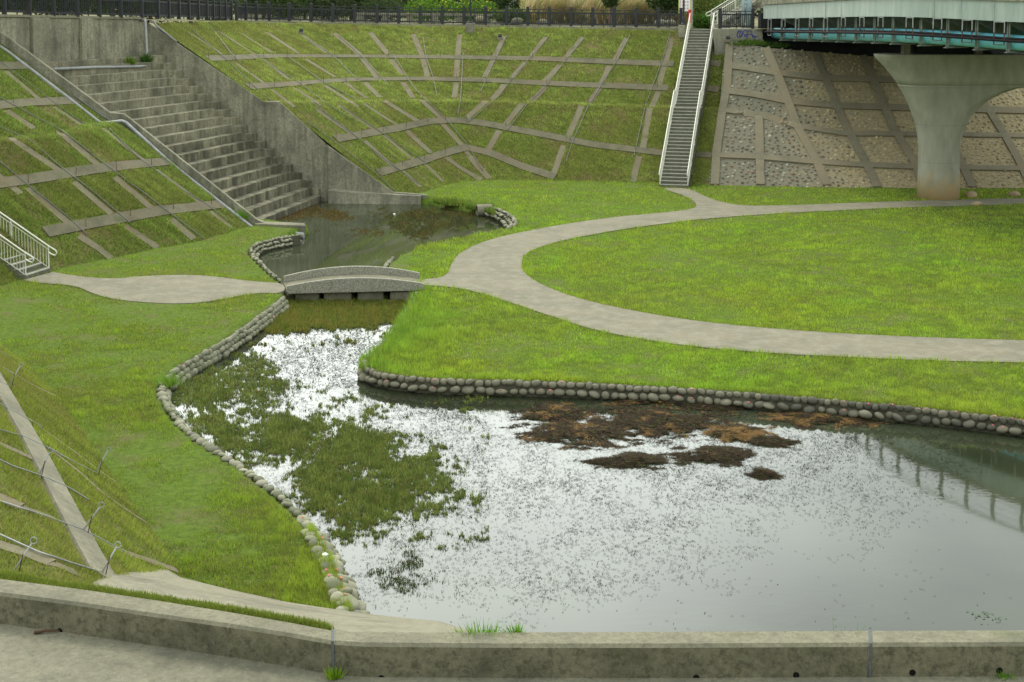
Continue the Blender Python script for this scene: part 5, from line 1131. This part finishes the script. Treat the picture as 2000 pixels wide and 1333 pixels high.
c = hsv_var((.022, .025, .015), n, .6, .3, 9); o = tris('floating_debris', np.concatenate([T1, T2]), np.concatenate([c, c]), M['litter']); tag(o, 'countless dark bits of dead stem floating on the big pond', 'debris', kind='stuff')
# mounds of dead weed
def mound(cx, cy, rx, ry, label, tan, seed):
    r_ = np.random.default_rng(seed); c0 = atZ(cx, cy, ZW); s_ = abs(atZ(cx + rx, cy, ZW).x - c0.x); t_ = abs(atZ(cx, cy - ry, ZW).y - c0.y)
    n = int(26000 * (rx * ry) / 1500) + 5000; s_ *= 1.08; t_ *= 1.1; ang = r_.random(n) * 6.283; rad = np.sqrt(r_.random(n)) * 1.45; x = np.cos(ang) * rad * s_; y = np.sin(ang) * rad * t_; hgt = np.clip(1 - rad ** 2, 0, 1) * .07 * (.3 + 1.3 * fbm(x, y, .35, seed))
    k = 1.5 * fbm(x, y * 1.6, .42, seed + 1) + .6 * fbm(x, y, .13, seed + 2) + .62 * (1 - rad) - .25 * r_.random(n) > 1.02; x, y, hgt = x[k], y[k], hgt[k]; n = len(x)
    P = np.stack([x + c0.x, y + c0.y, hgt + ZW], -1); a = r_.random(n) * 6.283; l = r_.uniform(.05, .2, n); d = np.stack([np.cos(a) * l, np.sin(a) * l, (r_.random(n) - .45) * .05], -1); u = np.stack([-np.sin(a), np.cos(a), r_.normal(0, .5, n)], -1) * .007
    c = hsv_var((.05, .035, .022), n, .5, .3, seed); tn = fbm(x, y, .3, seed + 6) + .2 * r_.random(n) > (1.14 - tan * .75); c[tn] = np.array([.24, .14, .055]) * (.5 + .8 * r_.random((tn.sum(), 1))); gr_ = r_.random(n) < .06; c[gr_] = (.08, .13, .02)
    o = tris('weed_mound', np.stack([P - u, P + u, P + d], 1), c, M['litter']); tag(o, label, 'weed mound', 'mounds of dead weed on the pond')
for i, (cx, cy, rx, ry, tn, lb) in enumerate([(1078, 808, 62, 15, .5, 'upper left mound of dark dead weed on the pond'), (1128, 845, 100, 21, .45, 'large brown weed mound at the left of the group, its lower edge nearest the camera'), (1290, 822, 108, 26, .45, 'largest tangled weed mound in the middle of the pond group'), (1440, 848, 60, 16, .75, 'rounded straw brown weed mound in the right of the group'), (1605, 818, 100, 13, .7, 'long reddish brown weed mound close to the stone edging'), (1228, 900, 78, 12, .3, 'dark weed mound lying lowest at the left centre'), (1395, 890, 66, 14, .3, 'dark weed mound lying lowest at the right centre'), (1395, 795, 70, 8, .3, 'thin dark weed mat behind the straw brown mound'), (1500, 862, 40, 10, .1, 'greenish weed clump at the right of the straw brown mound'), (1250, 786, 60, 7, .6, 'thin weed mat closest to the stone edging at the centre'), (1493, 926, 26, 7, .0, 'small green weed clump alone on open water'), (1680, 806, 50, 8, .4, 'thin dark weed mat at the right end against the stones')]): mound(cx, cy, rx, ry, lb, tn, 100 + i)
# floating leaves at the lower right
mb = MB(); random.seed(9)
lf = thing('floating_weed', atZ(1930, 1205, ZW), 'small cluster of green floating leaves near the lower right', 'water plant')
for k in range(26):
    p = atZ(random.gauss(1925, 22), random.gauss(1203, 9), ZW + .012); a = random.random() * 6.28; s_ = random.uniform(.025, .045)
    mb.add([p, p + V3(math.cos(a - .5), math.sin(a - .5), .15) * s_, p + V3(math.cos(a), math.sin(a), .1) * s_ * 1.5, p + V3(math.cos(a + .5), math.sin(a + .5), .2) * s_], [(0, 1, 2, 3)])
mb.build('leaves', flat('floating_leaf', (.03, .09, .02), .6), lf, fix=False)
mb = MB()
for k in range(6): p = atZ(random.gauss(1925, 18), random.gauss(1203, 6), ZW + .008); mb.tube([p, p + V3(random.uniform(-.1, .1), random.uniform(-.1, .1), .005)], .003, 4)
mb.build('stems', M['rust'], lf)
# litter
for px, py, z, lb in ((770, 419, ZW, 'white scrap floating near the right cascade wall'), (635, 1085, .08, 'crumpled white scrap on the near pond edge stones')):
    p = atZ(px, py, z + .02); mb = MB(); blob(mb, p, .07); tag(mb.build('litter', M['litter_white']), lb, 'litter')
mb = MB(); p = atZ(95, 1236, ZB + .02); mb.tube([p + V3(-.17, 0, 0), p + V3(-.03, .02, .02), p + V3(.12, .03, .01)], [.022, .016, .01], 7); tag(mb.build('dead_branch', M['rust'], smooth=True), 'short dead branch lying against the parapet foot at the left', 'branch')
X, Y = view_pts(9000, 0, 2000, 1215, 1345, ZB, 44)
ff = np.array([tuple(q.xy) for q in fb_]); dd = sdist(X, Y, [tuple(q) for q in ff], closed=False); m = (np.random.default_rng(5).random(len(X)) < np.exp(-dd / .05)) ; yl = np.interp(X, ff[:, 0], ff[:, 1]); m &= Y < yl - .005; X, Y = X[m], Y[m]; n = len(X); r_ = np.random.default_rng(4); a = r_.random(n) * 6.28; l = r_.uniform(.01, .05, n)
P = np.stack([X, Y, np.full(n, ZB + .004)], -1); u = np.stack([-np.sin(a), np.cos(a), 0 * a], -1) * .004; d = np.stack([np.cos(a) * l, np.sin(a) * l, .01 + 0 * a], -1)
o = tris('leaf_litter', np.stack([P - u, P + u, P + d], 1), hsv_var((.26, .17, .08), n, .6, .2, 3), M['litter']); tag(o, 'dry leaf litter gathered along the foot of the parapet', 'leaf litter', kind='stuff')
# ---- background: corn, shrubs, trees
def ground_z(x, y):
    h = up_b.ray_cast(Vector((x, y, 60)), Vector((0, 0, -1)), 120); return h[0].z if h[0] else 8.2
r_ = np.random.default_rng(8); n = 52000; px = r_.uniform(1025, 1345, n); D = r_.uniform(101, 122, n); X = (px - CX) / F * D; P = np.stack([X, D, np.full(n, 8.1)], -1); P[:, 2] += r_.random(n) * 1.4
c = hsv_var((.42, .34, .17), n, .45, .15, 3); gk = r_.random(n) < .3; c[gk] = hsv_var((.17, .25, .06), gk.sum(), .4, .2, 4); pk = r_.random(n) < .12; c[pk] = (.34, .17, .12)
nn = np.stack([r_.normal(0, .35, n), r_.normal(0, .3, n), np.ones(n)], -1); o = tris('corn_field', blades(P, nn, .5 + .7 * r_.random(n), np.full(n, .07), None, .6, 8), c, M['blade']); tag(o, 'dry standing corn behind the far fence', 'corn', kind='stuff')
def foliage(cen, rad, n, col, seed, leaf=.16, gap=.42):
    r_ = np.random.default_rng(seed); d = r_.normal(0, 1, (n, 3)); d /= np.linalg.norm(d, axis=1)[:, None]; rr_ = r_.random(n) ** .45; P = d * rr_[:, None] * np.array(rad)
    k = (fbm(P[:, 0] + P[:, 2], P[:, 1] - P[:, 2], max(rad) * .28, seed) + .15 * r_.random(n)) > gap; P = P[k]; n = len(P); P = P + np.array(tuple(cen)); a = r_.normal(0, 1, (n, 3)); a /= np.linalg.norm(a, axis=1)[:, None]; b = r_.normal(0, 1, (n, 3)); b /= np.linalg.norm(b, axis=1)[:, None]; s = leaf * (.5 + r_.random(n))[:, None]
    return np.stack([P, P + a * s, P + b * s * .7], 1), hsv_var(col, n, .5, .25, seed)
def shrub(name, px, D, w_, h_, col, label, cat, seed, n=5000, flowers=None, leaf=.16, group=None):
    x = (px - CX) / F * D * 1.01; z = ground_z(x, D); root = thing(name, (x, D, z), label, cat, group)
    V, c = foliage(V3(x, D, z + h_ * .5), (w_ / 2, w_ * .4, h_ * .58), n, col, seed, leaf); tris('foliage', V, c, M['blade'], root)
    mb = MB()
    for k in range(4): mb.tube([V3(x, D, z - .1), V3(x + random.uniform(-.3, .3) * w_ * .4, D + random.uniform(-.2, .2), z + h_ * .3), V3(x + random.uniform(-.5, .5) * w_ * .7, D + random.uniform(-.4, .4), z + h_ * .7)], [.05, .035, .015], 6)
    mb.build('stem', M['bark'], root)
    if flowers:
        V, c = foliage(V3(x, D - .3, z + h_ * .55), (w_ / 2, w_ * .4, h_ * .6), 260, flowers, seed + 9, .10, .0); tris('flowers', V, c, M['blade'], root)
def tree(px, D, H_, col, label, seed, cw=3.6, group=None, zc=None):
    x = (px - CX) / F * D * 1.01; z = ground_z(x, D); root = thing('tree', (x, D, z), label, 'tree', group); mb = MB(); top = V3(x + random.uniform(-.3, .3), D, z + H_ * .8)
    mb.tube([V3(x, D, z - .2), V3(x + .05, D, z + H_ * .3), top], [.14, .11, .04], 8)
    for k in range(6):
        a = random.random() * 6.28; s_ = V3(x, D, z + H_ * random.uniform(.25, .6)); mb.tube([s_, s_ + V3(math.cos(a) * .7, math.sin(a) * .5, .5), s_ + V3(math.cos(a) * 1.5, math.sin(a) * 1.2, .9)], [.05, .035, .012], 6)
    mb.build('trunk', M['bark'], root)
    V, c = foliage(V3(x, D, z + H_ * (zc or .6)), (cw / 2, cw / 2, H_ * .42), 9000, col, seed, .17, .40); tris('crown', V, c, M['blade'], root)
random.seed(21)
dk = (.035, .06, .018)
tl = ['dark leafy tree behind the left fence', 'dark tree over the head wall fence', 'dark tree where the left fence ends', 'young tree behind the fence corner', 'dark slim tree left of the long bench', 'tree behind the left end of the long bench']
for i, (px, D, H_) in enumerate(((60, 76, 4.6), (230, 84, 4.8), (380, 97, 5), (520, 106, 5), (600, 107, 4.6), (690, 108, 4.4))): tree(px, D, H_, dk, tl[i], 40 + i, zc=.52, cw=4.4)
tree(1190, 99, 3.8, (.06, .09, .03), 'slim young tree in front of the dry corn left of centre', 60, 1.6, zc=.75); tree(1300, 98, 4.0, (.05, .08, .025), 'leafy young tree beside the notice board', 61, 3.2, zc=.62)
sl = [('shrub', -60, 70, 4, 2.4, (.04, .07, .02), 'dark shrub behind the leftmost fence', None), ('shrub', 130, 79, 4, 2.4, (.035, .055, .018), 'dense dark shrub behind the left fence', None), ('shrub', 300, 88, 4, 2.2, (.04, .06, .02), 'dark shrub above the corner pipe', None), ('shrub', 430, 99, 4, 2.2, (.05, .08, .02), 'dark shrub at the fence corner', None), ('shrub', 560, 104, 4, 2.0, (.06, .09, .025), 'loose green shrub behind the fence corner', None), ('shrub', 650, 105, 4, 2.0, (.05, .07, .025), 'dull green shrub left of the bench', None), ('shrub', 745, 105, 4, 1.8, (.05, .075, .025), 'low dull shrub behind the bench', None),
      ('flowering_shrub', 845, 103.5, 4.2, 1.9, (.10, .2, .02), 'bright green shrub with yellow flowers behind the bench', (.7, .6, .03)), ('flowering_shrub', 930, 103, 3.6, 1.7, (.09, .18, .02), 'flowering shrub behind the lamp post', (.7, .6, .03)), ('shrub', 1000, 101, 2.6, 1.1, (.08, .12, .03), 'low green shrub left of the dry corn', None), ('shrub', 1375, 96, 2.2, 1.0, (.07, .14, .02), 'round green bush at the head of the long stairs', None), ('tall_plant', 1372, 99, 2.6, 3.0, (.17, .22, .05), 'tall yellowing plants behind the stair head', None), ('shrub', 1420, 99, 3, 1.6, (.08, .12, .03), 'green shrub behind the bridge stairs', None)]
for i, (nm, px, D, w_, h_, c, lb, fl) in enumerate(sl): shrub(nm, px, D, w_, h_, c, lb, 'shrub', 80 + i, flowers=fl, leaf=.14)
# far wood line that closes the view behind the fence
Vs = []; Cs = []
for k in range(26):
    px = -300 + k * 75; D = 122 + (k % 3) * 4
    if 1030 < px < 1350: D += 12
    x = (px - CX) / F * D; V, c = foliage(V3(x, D, 9.6), (3.4, 2.0, 1.9), 2600, (.05, .075, .022), 200 + k, .3, .3); Vs.append(V); Cs.append(c)
o = tris('far_hedge', np.concatenate(Vs), np.concatenate(Cs), M['blade']); tag(o, 'distant mass of dark green growth beyond the rim', 'hedge', kind='stuff')
